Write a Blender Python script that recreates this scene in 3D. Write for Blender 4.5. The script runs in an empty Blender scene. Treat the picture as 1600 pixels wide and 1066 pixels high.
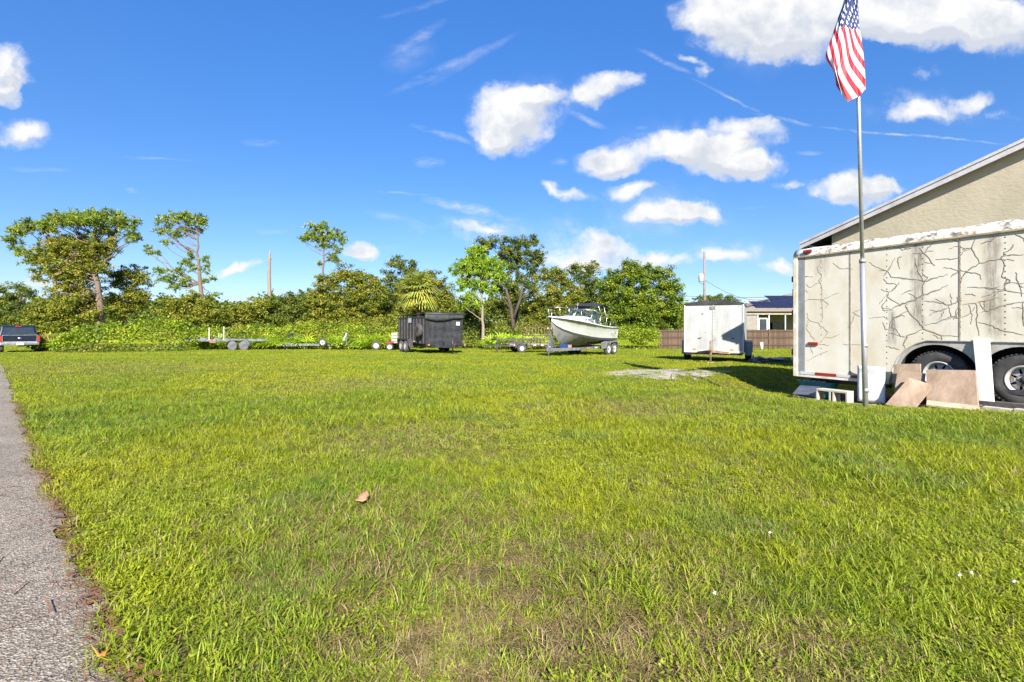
import bpy, bmesh, math, random
import numpy as np
from mathutils import Vector, Matrix, Euler
random.seed(7)
rng = np.random.default_rng(7)
R = math.radians
PI = math.pi
SC = bpy.context.scene
COL = SC.collection

# ------------------------------------------------------------ camera, sky, sun
F, HZ, CH = 750.0, 512.0, 1.2          # focal length in photo pixels, horizon row, eye height
cam = bpy.data.cameras.new('camera')
cam.sensor_width = 36.0
cam.lens = 36.0 * F / 1600.0
cam.shift_y = -(533.0 - HZ) / 1600.0
cam.clip_start = 0.05
cam.clip_end = 3000
camo = bpy.data.objects.new('camera', cam)
COL.objects.link(camo)
camo.location = (0, 0, CH)
camo.rotation_euler = (R(90), 0, 0)
SC.camera = camo
SC.view_settings.view_transform = 'Standard'
SC.view_settings.look = 'None'
SC.view_settings.gamma = 1.0
SC.view_settings.use_curve_mapping = False
SC.view_settings.exposure = 1.74

SUN_AZ, SUN_EL = 173.0, 34.0            # clockwise from +Y (the camera looks along +Y)
sd = Vector((math.sin(R(SUN_AZ)) * math.cos(R(SUN_EL)), math.cos(R(SUN_AZ)) * math.cos(R(SUN_EL)), math.sin(R(SUN_EL))))
sun = bpy.data.lights.new('sun', 'SUN')
sun.energy = 4.2
sun.angle = R(0.53)
sun.color = (1.0, 0.955, 0.88)
suno = bpy.data.objects.new('sun', sun)
COL.objects.link(suno)
suno.rotation_euler = (-sd).to_track_quat('-Z', 'Y').to_euler()

W = bpy.data.worlds.new('World')
SC.world = W
W.use_nodes = True
NT = W.node_tree
NT.nodes.clear()

class NB:
    "small helper to write node trees"
    def __init__(s, nt): s.nt = nt
    def n(s, t, **kw):
        x = s.nt.nodes.new(t)
        for k, v in kw.items(): setattr(x, k, v)
        return x
    def l(s, a, b): s.nt.links.new(a, b)
    def put(s, sock, v):
        if hasattr(v, 'links') or isinstance(v, bpy.types.NodeSocket): s.l(v, sock)
        else: sock.default_value = v
    def m(s, op, a, b=None, c=None, clamp=False):
        x = s.n('ShaderNodeMath', operation=op); x.use_clamp = clamp
        s.put(x.inputs[0], a)
        if b is not None: s.put(x.inputs[1], b)
        if c is not None: s.put(x.inputs[2], c)
        return x.outputs[0]
    def v(s, op, a, b=None, out=0):
        x = s.n('ShaderNodeVectorMath', operation=op)
        s.put(x.inputs[0], a)
        if b is not None: s.put(x.inputs[1], b)
        return x.outputs[out]
    def noise(s, vec, scale, detail=3, rough=0.55, out=0, dist=0.0):
        x = s.n('ShaderNodeTexNoise')
        if vec is not None: s.l(vec, x.inputs['Vector'])
        x.inputs['Scale'].default_value = scale
        x.inputs['Detail'].default_value = detail
        x.inputs['Roughness'].default_value = rough
        x.inputs['Distortion'].default_value = dist
        return x.outputs[out]
    def mr(s, v, a, b, c=0.0, d=1.0, smooth=False):
        x = s.n('ShaderNodeMapRange')
        if smooth: x.interpolation_type = 'SMOOTHSTEP'
        s.put(x.inputs[0], v)
        for i, q in enumerate((a, b, c, d)): s.put(x.inputs[1 + i], q)
        return x.outputs[0]
    def mix(s, f, a, b, blend='MIX'):
        x = s.n('ShaderNodeMix', data_type='RGBA', blend_type=blend)
        s.put(x.inputs[0], f)
        for i, q in ((6, a), (7, b)):
            if isinstance(q, (tuple, list)): x.inputs[i].default_value = (*q[:3], 1)
            else: s.l(q, x.inputs[i])
        return x.outputs[2]
    def ramp(s, f, stops):
        x = s.n('ShaderNodeValToRGB')
        e = x.color_ramp.elements
        while len(e) < len(stops): e.new(0.5)
        for i, (p, c) in enumerate(stops):
            e[i].position = p
            e[i].color = (*c, 1)
        s.l(f, x.inputs[0])
        return x.outputs[0]

def px_uv(x, y): return ((x - 800) / F, (HZ - y) / F)
# cumulus and wisps as soft ellipses on the sky: x, y, rx, ry, weight, tilt
CUM = [(1330, 18, 300, 62, 1.2, 2), (1200, 60, 130, 40, 1.0, 8), (1530, 30, 130, 55, 1.1, 0), (1440, 50, 120, 40, .8, 0), (1110, 20, 70, 30, .8, 10),
       (800, 185, 82, 58, 1.25, 0), (775, 222, 44, 28, .8, 0), (840, 150, 50, 18, .55, 0),
       (950, 128, 70, 24, .8, -14), (905, 148, 36, 18, .7, 20),
       (1125, 240, 112, 44, 1.25, 3), (1190, 258, 60, 28, .9, 0), (950, 250, 62, 32, 1.1, 0), (1165, 193, 62, 22, .85, 4), (1040, 232, 60, 30, .8, 0), (1215,210,40,20,.3,0),
       (1050, 338, 80, 20, .95, 3), (1085, 333, 40, 18, .7, 0), (975, 300, 42, 18, .75, 0), (890, 305, 56, 13, .5, 14), (862, 292, 26, 14, .4, 10),
       (1340, 302, 78, 28, 1.1, 0), (1375, 298, 50, 20, .7, 0), (1235, 291, 34, 9, .45, 0),
       (1450, 182, 72, 20, .7, -4), (1525, 160, 42, 20, .75, -16), (1455, 118, 34, 11, .4, 0), (1575, 178, 38, 9, .32, 0),
       (12, 108, 48, 46, 1.2, 0), (12, 150, 36, 30, .9, 0), (25, 215, 52, 27, 1.1, 0), (566, 387, 38, 15, 1.0, 0), (380, 418, 40, 13, 1.0, 0),
       (940, 380, 52, 20, .75, 6), (985, 392, 30, 12, .4, 0), (895, 402, 90, 22, .6, 0), (1125, 400, 40, 17, .85, 0), (1035, 404, 60, 13, .7, 0),
       (1207, 415, 32, 13, .8, 4), (1195, 472, 46, 12, .8, 0), (1085, 85, 30, 10, .4, 20), (1105, 105, 20, 18, .45, 0), (60, 448, 50, 10, .6, 0), (90,490,60,10,.5,0), (1150,215,50,16,.5,0), (760, 355, 50, 10, .5, 0), (935,410,110,20,.4,0),
       (1030, 330, 150, 50, .16, 4), (900, 370, 160, 45, .15, 0), (1150, 395, 130, 30, .16, 0), (850, 150, 130, 50, .15, -8), (1450, 170, 150, 40, .15, 0), (1330, 300, 110, 45, .16, 0), (1200, 70, 120, 60, .15, 0), (1090, 225, 190, 60, .16, 0), (720, 360, 120, 30, .15, 0)]
WISP = [(650, 62, 60, 12, .5, -32), (700, 105, 110, 10, .42, -24), (740, 92, 90, 8, .3, -30), (640, 85, 50, 30, .22, -20), (690, 210, 56, 7, .6, 16), (735, 328, 90, 10, .9, 12), (770, 355, 60, 16, .8, 8), (625, 345, 70, 8, .3, 14), (620, 303, 60, 2.5, .4, 3),
        (668, 254, 30, 10, .6, 0), (915, 186, 50, 6, .6, 24), (1040, 95, 52, 6, .6, 24), (1140, 150, 70, 3.2, .6, 26), (1230, 188, 60, 4, .5, 14), (1420, 212, 190, 2.6, .75, 5), (240, 247, 80, 3, .28, 6), (410, 225, 34, 7, .4, 0), (425, 362, 34, 5, .3, 0), (208, 296, 13, 7, .6, 0), (590, 388, 70, 8, .2, 0), (1268, 240, 26, 5, .35, 0), (1160, 325, 50, 2.6, .3, -4), (655, 10, 70, 6, .25, -16), (1000, 200, 12, 5, .3, 0), (875, 253, 16, 8, .35, 0), (60, 265, 60, 5, .25, 0)]

def ell_group(name, items, warps):
    g = bpy.data.node_groups.new(name, 'ShaderNodeTree')
    g.interface.new_socket('P', in_out='INPUT', socket_type='NodeSocketVector')
    g.interface.new_socket('D', in_out='OUTPUT', socket_type='NodeSocketFloat')
    b = NB(g)
    gi = b.n('NodeGroupInput'); go = b.n('NodeGroupOutput')
    P = gi.outputs[0]
    for sc, amp, det in warps:
        nz = b.noise(P, sc, det, 0.6, out=1)
        P = b.v('ADD', P, b.v('MULTIPLY', b.v('SUBTRACT', nz, (.5, .5, .5)), (amp * 1.3, amp, 0)))
    acc = None
    for (x, y, rx, ry, w, tilt) in items:
        u, v = px_uv(x, y)
        q = b.v('SUBTRACT', P, (u, v, 0))
        if tilt:
            rt = b.n('ShaderNodeVectorRotate', rotation_type='Z_AXIS')
            b.l(q, rt.inputs['Vector']); rt.inputs['Angle'].default_value = R(tilt)
            q = rt.outputs[0]
        q = b.v('MULTIPLY', q, (F / rx, F / ry, 0))
        d = b.v('LENGTH', q, out=1)
        e = b.m('MULTIPLY', b.m('SUBTRACT', 1.0, d, clamp=True), w)
        acc = e if acc is None else b.m('ADD' if name.startswith('cum') else 'MAXIMUM', acc, e)
    b.l(b.m('MINIMUM', acc, 1.3), go.inputs[0])
    return g

def build_sky():
    b = NB(NT)
    tc = b.n('ShaderNodeTexCoord')
    D = tc.outputs['Generated']
    sep = b.n('ShaderNodeSeparateXYZ'); b.l(D, sep.inputs[0])
    yy = b.m('MAXIMUM', sep.outputs[1], 0.02)
    cb = b.n('ShaderNodeCombineXYZ')
    b.l(b.m('DIVIDE', sep.outputs[0], yy), cb.inputs[0]); b.l(b.m('DIVIDE', sep.outputs[2], yy), cb.inputs[1])
    P = cb.outputs[0]
    front = b.mr(sep.outputs[1], 0.25, 0.45, smooth=True)
    gc = ell_group('cumulus_field', CUM, ((4.0, .10, 3), (13.0, .05, 4), (34.0, .016, 3)))
    gw = ell_group('wisp_field', WISP, ((4.0, .022, 3), (30.0, .009, 3)))
    def grp(g, p):
        x = b.n('ShaderNodeGroup'); x.node_tree = g; b.l(p, x.inputs[0]); return x.outputs[0]
    c0 = grp(gc, P)
    c1 = grp(gc, b.v('ADD', P, (-.012, .024, 0)))
    w0 = grp(gw, P)
    # clouds out of the picture carry on in the same spirit
    flat = b.v('DIVIDE', D, b.m('MAXIMUM', b.m('ABSOLUTE', b.m('ADD', sep.outputs[2], .18)), .05)) if False else D
    far = b.mr(b.noise(b.v('MULTIPLY', D, (1, 1, 2.6)), 2.6, 6, .6), .60, .80)
    far = b.m('MULTIPLY', far, b.mr(sep.outputs[2], .04, .16))
    side = b.m('SUBTRACT', 1.0, b.m('MULTIPLY', front, b.mr(b.m('ABSOLUTE', b.m('DIVIDE', sep.outputs[0], yy)), 1.25, 1.05)))
    side = b.m('MAXIMUM', side, b.mr(b.m('DIVIDE', sep.outputs[2], yy), .78, .95))
    fb = b.noise(P, 14.0, 6, .62)
    fine = b.m('MULTIPLY', b.m('SUBTRACT', fb, .5), 1.5)
    dens = b.m('ADD', b.m('MULTIPLY', c0, 1.15), b.m('MULTIPLY', fine, b.mr(c0, 0, .15)))
    a = b.m('POWER', b.mr(dens, .04, .80, smooth=True), .8)
    halo = b.m('MULTIPLY', b.m('MULTIPLY', b.mr(c0, 0.0, .22, smooth=True), b.mr(b.noise(P, 7.0, 6, .65), .38, .68)), .42)
    a = b.m('MAXIMUM', a, halo)
    a = b.m('MULTIPLY', a, b.m('MULTIPLY', front, b.m('SUBTRACT', 1.0, side)))
    a = b.m('MAXIMUM', a, b.m('MULTIPLY', far, side))
    st = b.noise(b.v('MULTIPLY', P, (1, 2.2, 1)), 16, 5, .65)
    aw = b.m('MULTIPLY', b.m('MULTIPLY', w0, b.mr(st, .36, .68)), .95)
    aw = b.m('MULTIPLY', aw, b.m('MULTIPLY', front, b.m('SUBTRACT', 1.0, side)))
    shade = b.mr(b.m('SUBTRACT', c1, c0), -.12, .22, 0, 1)
    shade = b.m('MULTIPLY', shade, b.mr(c0, .1, .5))
    body = b.noise(P, 9.0, 5, .6)
    shade = b.m('MAXIMUM', shade, b.m('MULTIPLY', b.mr(body, .47, .66), b.mr(c0, .25, .7)))
    ccol = b.mix(b.m('MULTIPLY', shade, .75, clamp=True), (.302, .302, .304), (.175, .195, .23))
    sky = b.n('ShaderNodeTexSky', sky_type='NISHITA')
    sky.sun_disc = False
    sky.sun_elevation = R(SUN_EL); sky.sun_rotation = R(SUN_AZ)
    sky.altitude = 0; sky.air_density = 1.0; sky.dust_density = 0.25; sky.ozone_density = 2.2
    hs = b.n('ShaderNodeHueSaturation')
    hs.inputs['Saturation'].default_value = 1.22
    hs.inputs['Value'].default_value = 1.0
    b.l(sky.outputs[0], hs.inputs['Color'])
    S = 0.0775
    skyc = b.mix(1.0, hs.outputs[0], (S, S, S * 1.04), 'MULTIPLY')
    hor = b.ramp(sep.outputs[2], [(0.0, (.40, .45, .63)), (.12, (.44, .49, .65)), (.32, (.47, .58, .72)), (.6, (.55, .76, .98)), (1, (.55, .78, 1.0))])
    skyc = b.mix(1.0, skyc, hor, 'MULTIPLY')
    al = b.m('MAXIMUM', a, aw)
    up = b.mr(sep.outputs[2], -.02, 0.0)
    al = b.m('MULTIPLY', al, up)
    col = b.mix(al, skyc, ccol)
    bg = b.n('ShaderNodeBackground')
    b.l(col, bg.inputs[0]); bg.inputs[1].default_value = 1.0
    out = b.n('ShaderNodeOutputWorld')
    b.l(bg.outputs[0], out.inputs[0])
build_sky()
W.cycles.sampling_method = 'MANUAL'
W.cycles.sample_map_resolution = 512

# ------------------------------------------------------------ helpers
_TY = [-60, 0, 14, 20, 27, 33, 42, 60, 120, 700]
_TZ = [0, 0, 0, -.12, -.38, -.46, -.68, -.9, -1.1, -1.6]
def terr(y): return float(np.interp(y, _TY, _TZ))
_TR = (7.44, 7.0, -.484, .875)
def dip(x, y):
    "the ground sinks a little towards the far end of the big trailer"
    x = np.asarray(x, float); y = np.asarray(y, float)
    s = (x - _TR[0]) * _TR[2] + (y - _TR[1]) * _TR[3]
    o = -(x - _TR[0]) * _TR[3] + (y - _TR[1]) * _TR[2]
    t = np.clip((s + .4) / 3.3, 0, 1); t = t * t * (3 - 2 * t)
    t = t * np.exp(-(np.maximum(0, s - 4.0) / 1.1) ** 2)
    g = np.exp(-(np.maximum(0, o - .5) / 1.05) ** 2) * np.exp(-(np.maximum(0, -2.6 - o) / 1.5) ** 2)
    return -.25 * t * g
def D(px, py, Y): return Vector(((px - 800) / F * Y, Y, CH + (HZ - py) / F * Y))
def G(px, Y): return Vector(((px - 800) / F * Y, Y, terr(Y)))

def tag(o, label=None, cat=None, group=None, kind=None):
    if label: o['label'] = label
    if cat: o['category'] = cat
    if group: o['group'] = group
    if kind: o['kind'] = kind
    return o
def thing(name, label, cat, loc=(0, 0, 0), rz=0.0, group=None):
    o = bpy.data.objects.new(name, None)
    o.empty_display_size = .3
    COL.objects.link(o)
    o.location = loc; o.rotation_euler = (0, 0, rz)
    return tag(o, label, cat, group)
def children(o): return [c for c in bpy.data.objects if c.parent is o]
def copy_tree(o, parent=None):
    c = o.copy(); COL.objects.link(c)
    c.parent = parent
    for ch in children(o): copy_tree(ch, c)
    return c

class MB:
    def __init__(s): s.v = []; s.f = []; s.sm = []
    def add(s, vs, fs, smooth=False):
        o = len(s.v)
        s.v += [tuple(q) for q in vs]
        s.f += [tuple(o + i for i in f) for f in fs]
        s.sm += [smooth] * len(fs)
        return s
    def box(s, c, d, rot=None, taper=None):
        x, y, z = d[0] / 2, d[1] / 2, d[2] / 2
        vs = [Vector((sx * x, sy * y, sz * z)) for sz in (-1, 1) for sy in (-1, 1) for sx in (-1, 1)]
        if taper:
            for q in vs[4:]: q.x *= taper[0]; q.y *= taper[1]
        if rot is not None:
            m = Euler(rot).to_matrix() if not isinstance(rot, Matrix) else rot
            vs = [m @ q for q in vs]
        c = Vector(c)
        return s.add([q + c for q in vs], [(0, 2, 3, 1), (4, 5, 7, 6), (0, 1, 5, 4), (2, 6, 7, 3), (0, 4, 6, 2), (1, 3, 7, 5)])
    def bar(s, a, b, w, h=None, up=(0, 0, 1)):
        a = Vector(a); b = Vector(b); h = h or w
        d = (b - a); L = d.length; d.normalize()
        u = Vector(up)
        if abs(d.dot(u)) > .98: u = Vector((1, 0, 0))
        sx = d.cross(u).normalized(); uz = sx.cross(d)
        m = Matrix((d, sx, uz)).transposed()
        return s.box((a + b) / 2, (L, w, h), m)
    def tube(s, pts, r, n=8, caps=True, smooth=True):
        pts = [Vector(p) for p in pts]
        rs = r if isinstance(r, (list, tuple)) else [r] * len(pts)
        vs = []; fs = []
        prev = None
        for i, p in enumerate(pts):
            d = (pts[min(i + 1, len(pts) - 1)] - pts[max(i - 1, 0)]).normalized()
            if prev is None:
                a = Vector((0, 0, 1)) if abs(d.z) < .9 else Vector((1, 0, 0))
                sx = d.cross(a).normalized()
            else:
                sx = (prev - d * prev.dot(d)).normalized()
            prev = sx
            sy = d.cross(sx)
            for k in range(n):
                t = 2 * PI * k / n
                vs.append(p + (sx * math.cos(t) + sy * math.sin(t)) * rs[i])
        for i in range(len(pts) - 1):
            for k in range(n):
                k2 = (k + 1) % n
                fs.append((i * n + k, i * n + k2, (i + 1) * n + k2, (i + 1) * n + k))
        s.add(vs, fs, smooth)
        if caps:
            o = len(s.v) - len(vs)
            s.f.append(tuple(o + k for k in reversed(range(n)))); s.sm.append(False)
            s.f.append(tuple(o + (len(pts) - 1) * n + k for k in range(n))); s.sm.append(False)
        return s
    def lathe(s, prof, c=(0, 0, 0), axis='y', n=24, smooth=True):
        "prof: (radius, along)"
        vs = []; fs = []
        m = len(prof)
        for k in range(n):
            t = 2 * PI * k / n
            for r, a in prof:
                if axis == 'y': q = (r * math.cos(t), a, r * math.sin(t))
                elif axis == 'x': q = (a, r * math.cos(t), r * math.sin(t))
                else: q = (r * math.cos(t), r * math.sin(t), a)
                vs.append((c[0] + q[0], c[1] + q[1], c[2] + q[2]))
        for k in range(n):
            k2 = (k + 1) % n
            for j in range(m - 1):
                fs.append((k * m + j, k * m + j + 1, k2 * m + j + 1, k2 * m + j))
        return s.add(vs, fs, smooth)
    def prism(s, poly, d0, d1, f):
        "poly 2d; f(a,b,d)->3d"
        n = len(poly)
        vs = [f(a, b, d0) for a, b in poly] + [f(a, b, d1) for a, b in poly]
        fs = [tuple(range(n)), tuple(reversed(range(n, 2 * n)))]
        fs += [(i, (i + 1) % n, n + (i + 1) % n, n + i) for i in range(n)]
        return s.add(vs, fs)
    def build(s, name, mat, parent=None, bevel=0, solid=0, kind=None):
        me = bpy.data.meshes.new(name)
        me.from_pydata(s.v, [], s.f)
        me.materials.append(mat)
        bm = bmesh.new(); bm.from_mesh(me)
        bmesh.ops.recalc_face_normals(bm, faces=bm.faces)
        bm.to_mesh(me); bm.free()
        if any(s.sm): me.polygons.foreach_set('use_smooth', s.sm)
        o = bpy.data.objects.new(name, me)
        COL.objects.link(o)
        if parent: o.parent = parent
        if solid:
            m = o.modifiers.new('solid', 'SOLIDIFY'); m.thickness = solid; m.offset = 0
        if bevel:
            m = o.modifiers.new('bevel', 'BEVEL'); m.width = bevel; m.segments = 2; m.limit_method = 'ANGLE'; m.angle_limit = R(40)
        if kind: o['kind'] = kind
        return o
def MBbox(*a, **k): return MB().box(*a, **k)

def npmesh(name, V, Fc, mat, parent=None, attrs=None, smooth=False):
    "V (n,3) float, Fc (m,k) int, attrs {name: per-face float}"
    me = bpy.data.meshes.new(name)
    V = np.ascontiguousarray(V, dtype=np.float32); Fc = np.ascontiguousarray(Fc, dtype=np.int32)
    m, k = Fc.shape
    me.vertices.add(len(V)); me.vertices.foreach_set('co', V.ravel())
    me.loops.add(m * k); me.loops.foreach_set('vertex_index', Fc.ravel())
    me.polygons.add(m); me.polygons.foreach_set('loop_start', np.arange(0, m * k, k, dtype=np.int32))
    me.polygons.foreach_set('loop_total', np.full(m, k, dtype=np.int32))
    me.update(calc_edges=True)
    if attrs:
        for an, av in attrs.items():
            at = me.attributes.new(an, 'FLOAT', 'FACE')
            at.data.foreach_set('value', np.ascontiguousarray(av, dtype=np.float32))
    if smooth: me.polygons.foreach_set('use_smooth', [True] * m)
    me.materials.append(mat)
    o = bpy.data.objects.new(name, me)
    COL.objects.link(o)
    if parent: o.parent = parent
    return o

# ------------------------------------------------------------ materials
def newmat(name):
    m = bpy.data.materials.new(name); m.use_nodes = True
    m.node_tree.nodes.clear()
    b = NB(m.node_tree)
    out = b.n('ShaderNodeOutputMaterial')
    p = b.n('ShaderNodeBsdfPrincipled')
    b.l(p.outputs[0], out.inputs[0])
    return m, b, p, out
def pm(name, col, rough=.6, metal=0.0, col2=None, scale=4.0, lo=.4, hi=.65, bump=0.0, bscale=60, stretch=(1, 1, 1), spec=None, fine=.12, coat=0):
    m, b, p, out = newmat(name)
    tc = b.n('ShaderNodeTexCoord')
    v = b.v('MULTIPLY', tc.outputs['Object'], stretch)
    col2 = col2 or tuple(c * .72 for c in col)
    f = b.mr(b.noise(v, scale, 5, .62), lo, hi)
    c = b.mix(f, col, col2)
    f2 = b.mr(b.noise(v, scale * 9, 3, .6), .3, .7, 1 - fine, 1 + fine)
    cc = b.n('ShaderNodeCombineColor')
    for i in range(3): b.l(f2, cc.inputs[i])
    c = b.mix(1.0, c, cc.outputs[0], 'MULTIPLY')
    b.l(c, p.inputs['Base Color'])
    p.inputs['Metallic'].default_value = metal
    b.l(b.mr(f, 0, 1, rough, min(1, rough + .15)), p.inputs['Roughness'])
    if spec is not None: p.inputs['Specular IOR Level'].default_value = spec
    if coat: p.inputs['Coat Weight'].default_value = coat; p.inputs['Coat Roughness'].default_value = .08
    if bump:
        bp = b.n('ShaderNodeBump'); bp.inputs['Strength'].default_value = bump; bp.inputs['Distance'].default_value = .01
        b.l(b.noise(v, bscale, 4, .6), bp.inputs['Height'])
        b.l(bp.outputs[0], p.inputs['Normal'])
    return m
M = {}
M['galv'] = pm('galvanised_steel', (.17, .175, .18), .6, .3, (.09, .093, .098), 5)
M['rubber'] = pm('rubber', (.035, .034, .033), .85, 0, (.075, .068, .06), 7, bump=.3)
M['white'] = pm('white_paint', (.56, .56, .54), .4, 0, (.44, .44, .41), 3)
M['black'] = pm('black_paint', (.018, .018, .02), .38, 0, (.035, .035, .037), 3)
M['darksteel'] = pm('dark_steel', (.045, .045, .055), .5, .3, (.09, .07, .06), 8)
M['rust'] = pm('rusty_steel', (.16, .08, .045), .85, .1, (.28, .20, .15), 9, bump=.4)
M['chrome'] = pm('chrome', (.5, .5, .5), .32, 1.0, (.5, .5, .5), 5)
M['red_lens'] = pm('red_lens', (.30, .025, .015), .3)
M['amber'] = pm('amber_lens', (.6, .2, .02), .3)
M['silver_tape'] = pm('silver_tape', (.5, .5, .5), .4)
M['rim'] = pm('rim_paint', (.40, .39, .36), .45, .1, (.34, .22, .14), 9, .52, .66)
M['tan_tile'] = pm('tan_tile', (.36, .26, .18), .75, 0, (.23, .155, .10), 3.5, bump=.15, stretch=(1, 1, .35))
M['concrete'] = pm('concrete', (.40, .36, .29), .9, 0, (.29, .26, .21), 9, bump=.5)
M['oldwood'] = pm('weathered_plank', (.36, .27, .19), .85, 0, (.20, .15, .11), 4, bump=.4, stretch=(.3, 3, 3))
M['glass'] = pm('dark_glass', (.02, .028, .035), .06, 0, (.03, .04, .045), 2)
M['dirtywhite'] = pm('dirty_white_sheet', (.60, .60, .58), .5, 0, (.36, .31, .24), 3.5, .55, .78, stretch=(1, 1, .6))
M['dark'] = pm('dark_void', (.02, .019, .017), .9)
# ------------------------------------------------------------ ground
RD = Vector((-.738, .675, 0)).normalized()      # direction of the road
RN = Vector((RD.y, -RD.x, 0))                   # towards the lawn
RE = Vector((-1.393, 1.625, 0)) + RN * .06      # a point on its lawn-side edge
def road_side(x, y): return (x - RE.x) * RN.x + (y - RE.y) * RN.y    # > 0: on the lawn
GRAVEL = [(935, 583), (985, 577.5), (1060, 577), (1128, 578.5), (1150, 580), (1115, 586), (1080, 592), (1030, 592), (965, 590)]
def unproj(px, py):
    Y = 10.0
    for _ in range(30): Y = F * (CH - terr(Y)) / (py - HZ)
    return ((px - 800) / F * Y, Y)
GRAVEL_XY = [unproj(*q) for q in GRAVEL]

def lawn_color(b, P):
    "shared patchiness of the lawn, from world position; returns (green mix 0..1, dry 0..1)"
    big = b.noise(P, .22, 3, .55)
    mid = b.noise(P, 1.1, 4, .6)
    dry = b.mr(b.m('ADD', b.m('MULTIPLY', big, .5), b.m('MULTIPLY', mid, .5)), .52, .68)
    return big, mid, dry
DRY = [((600, 830), 1.0), ((760, 960), .6), ((870, 1010), .45), ((700, 870), .6), ((620,690), 1.2), ((1160, 1000), .5), ((1000,880), .5), ((560, 600), 2.2), ((980, 640), 1.2), ((130,575),6), ((1130,625),.8), ((870,1035),.3)]

def dry_spots(b, P):
    acc = None
    wn = b.v('ADD', P, b.v('MULTIPLY', b.v('SUBTRACT', b.noise(P, 2.2, 4, .6, out=1), (.5, .5, .5)), (1.1, 1.1, 0)))
    for (q, r) in DRY:
        x, y = unproj(*q)
        d = b.v('SUBTRACT', wn, (x, y, 0))
        d = b.v('LENGTH', b.v('MULTIPLY', d, (.8 / r, 1.3 / r, 0)), out=1)
        e = b.mr(d, .2, 1.1, 1, 0)
        acc = e if acc is None else b.m('MAXIMUM', acc, e)
    return acc

def ground_mat():
    m, b, p, out = newmat('lawn_soil')
    geo = b.n('ShaderNodeNewGeometry'); P = geo.outputs['Position']
    big, mid, dry = lawn_color(b, P)
    dry = b.m('MAXIMUM', dry, dry_spots(b, P))
    fine = b.noise(P, 38, 5, .7)
    sep = b.n('ShaderNodeSeparateXYZ'); b.l(P, sep.inputs[0])
    farm = b.mr(sep.outputs[1], 10, 30)
    thatch = b.ramp(fine, [(.3, (.03, .024, .008)), (.5, (.09, .08, .022)), (.68, (.20, .155, .07))])
    green = b.ramp(b.noise(P, 9, 5, .75), [(.3, (.12, .155, .008)), (.5, (.21, .245, .012)), (.7, (.30, .31, .02))])
    green = b.mix(b.m('MULTIPLY', dry, .5), green, (.27, .21, .04))
    c = b.mix(farm, thatch, green)
    sand = b.mr(b.noise(P, 3.0, 4, .6), .60, .72)
    c = b.mix(b.m('MULTIPLY', b.m('MULTIPLY', sand, dry), .6), c, (.33, .26, .19))
    b.l(c, p.inputs['Base Color']); p.inputs['Roughness'].default_value = 1.0
    p.inputs['Specular IOR Level'].default_value = .05
    bp = b.n('ShaderNodeBump'); bp.inputs['Strength'].default_value = .9; bp.inputs['Distance'].default_value = .04
    b.l(b.noise(P, 22, 5, .7), bp.inputs['Height']); b.l(bp.outputs[0], p.inputs['Normal'])
    return m
ys = sorted(set([-60, -30, -10, -5] + list(np.arange(0, 62, 1.0)) + list(np.arange(3, 17, .25)) + [65, 70, 80, 90, 100, 120, 150, 200, 300, 450, 700] + _TY[1:]))
xs = sorted(set(list(np.arange(-60, 61, 4.0)) + list(np.arange(0, 16, .25)))); xs = [-700, -400, -200, -100] + xs + [100, 200, 400, 700]
V = [(x, y, terr(y) + float(dip(x, y))) for y in ys for x in xs]
nx = len(xs)
Fc = [(j * nx + i, j * nx + i + 1, (j + 1) * nx + i + 1, (j + 1) * nx + i) for j in range(len(ys) - 1) for i in range(nx - 1)]
ground = npmesh('ground', np.array(V), np.array(Fc), ground_mat())
tag(ground, kind='structure')

def asphalt_mat():
    m, b, p, out = newmat('asphalt_grit')
    geo = b.n('ShaderNodeNewGeometry'); P = geo.outputs['Position']
    vo = b.n('ShaderNodeTexVoronoi'); b.l(P, vo.inputs['Vector']); vo.inputs['Scale'].default_value = 125
    s2 = b.n('ShaderNodeSeparateColor'); b.l(vo.outputs['Color'], s2.inputs[0])
    g = b.ramp(s2.outputs[0], [(.0, (.075, .055, .037)), (.22, (.155, .124, .09)), (.55, (.23, .188, .14)), (.85, (.305, .252, .192)), (1, (.40, .34, .27))])
    st = b.mr(b.noise(P, 1.3, 6, .65), .35, .68, .74, 1.12)
    cc = b.n('ShaderNodeCombineColor')
    for i in range(3): b.l(st, cc.inputs[i])
    c = b.mix(1.0, g, cc.outputs[0], 'MULTIPLY')
    c = b.mix(b.mr(b.noise(P, 7, 4, .7), .62, .75, 0, .5), c, (.12, .075, .045))
    b.l(c, p.inputs['Base Color']); p.inputs['Roughness'].default_value = .9
    bp = b.n('ShaderNodeBump'); bp.inputs['Strength'].default_value = 1.0; bp.inputs['Distance'].default_value = .006
    b.l(vo.outputs['Distance'], bp.inputs['Height']); b.l(bp.outputs[0], p.inputs['Normal'])
    return m
# road ribbon, ragged on the lawn side
V = []; Fc = []
ss = list(np.arange(-8, 12, .08)) + list(np.arange(12, 60, .5)) + list(np.arange(60, 160, 2.0))
W2 = [0, .3, 1.5, 3, 4.5, 6.0]
for i, s in enumerate(ss):
    jag = (.035 * math.sin(s * 3.1) + .025 * math.sin(s * 9.7 + 1) + random.uniform(-.02, .02)) if s < 12 else 0
    for w in W2:
        q = RE + RD * s - RN * (w - (jag if w == 0 else 0))
        V.append((q.x, q.y, terr(q.y) + .012 + (.006 if w > 0 else 0)))
n = len(W2)
for i in range(len(ss) - 1):
    for j in range(n - 1): Fc.append((i * n + j, i * n + j + 1, (i + 1) * n + j + 1, (i + 1) * n + j))
road = npmesh('road', np.array(V), np.array(Fc)[:, ::-1], asphalt_mat())
tag(road, kind='structure')

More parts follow.
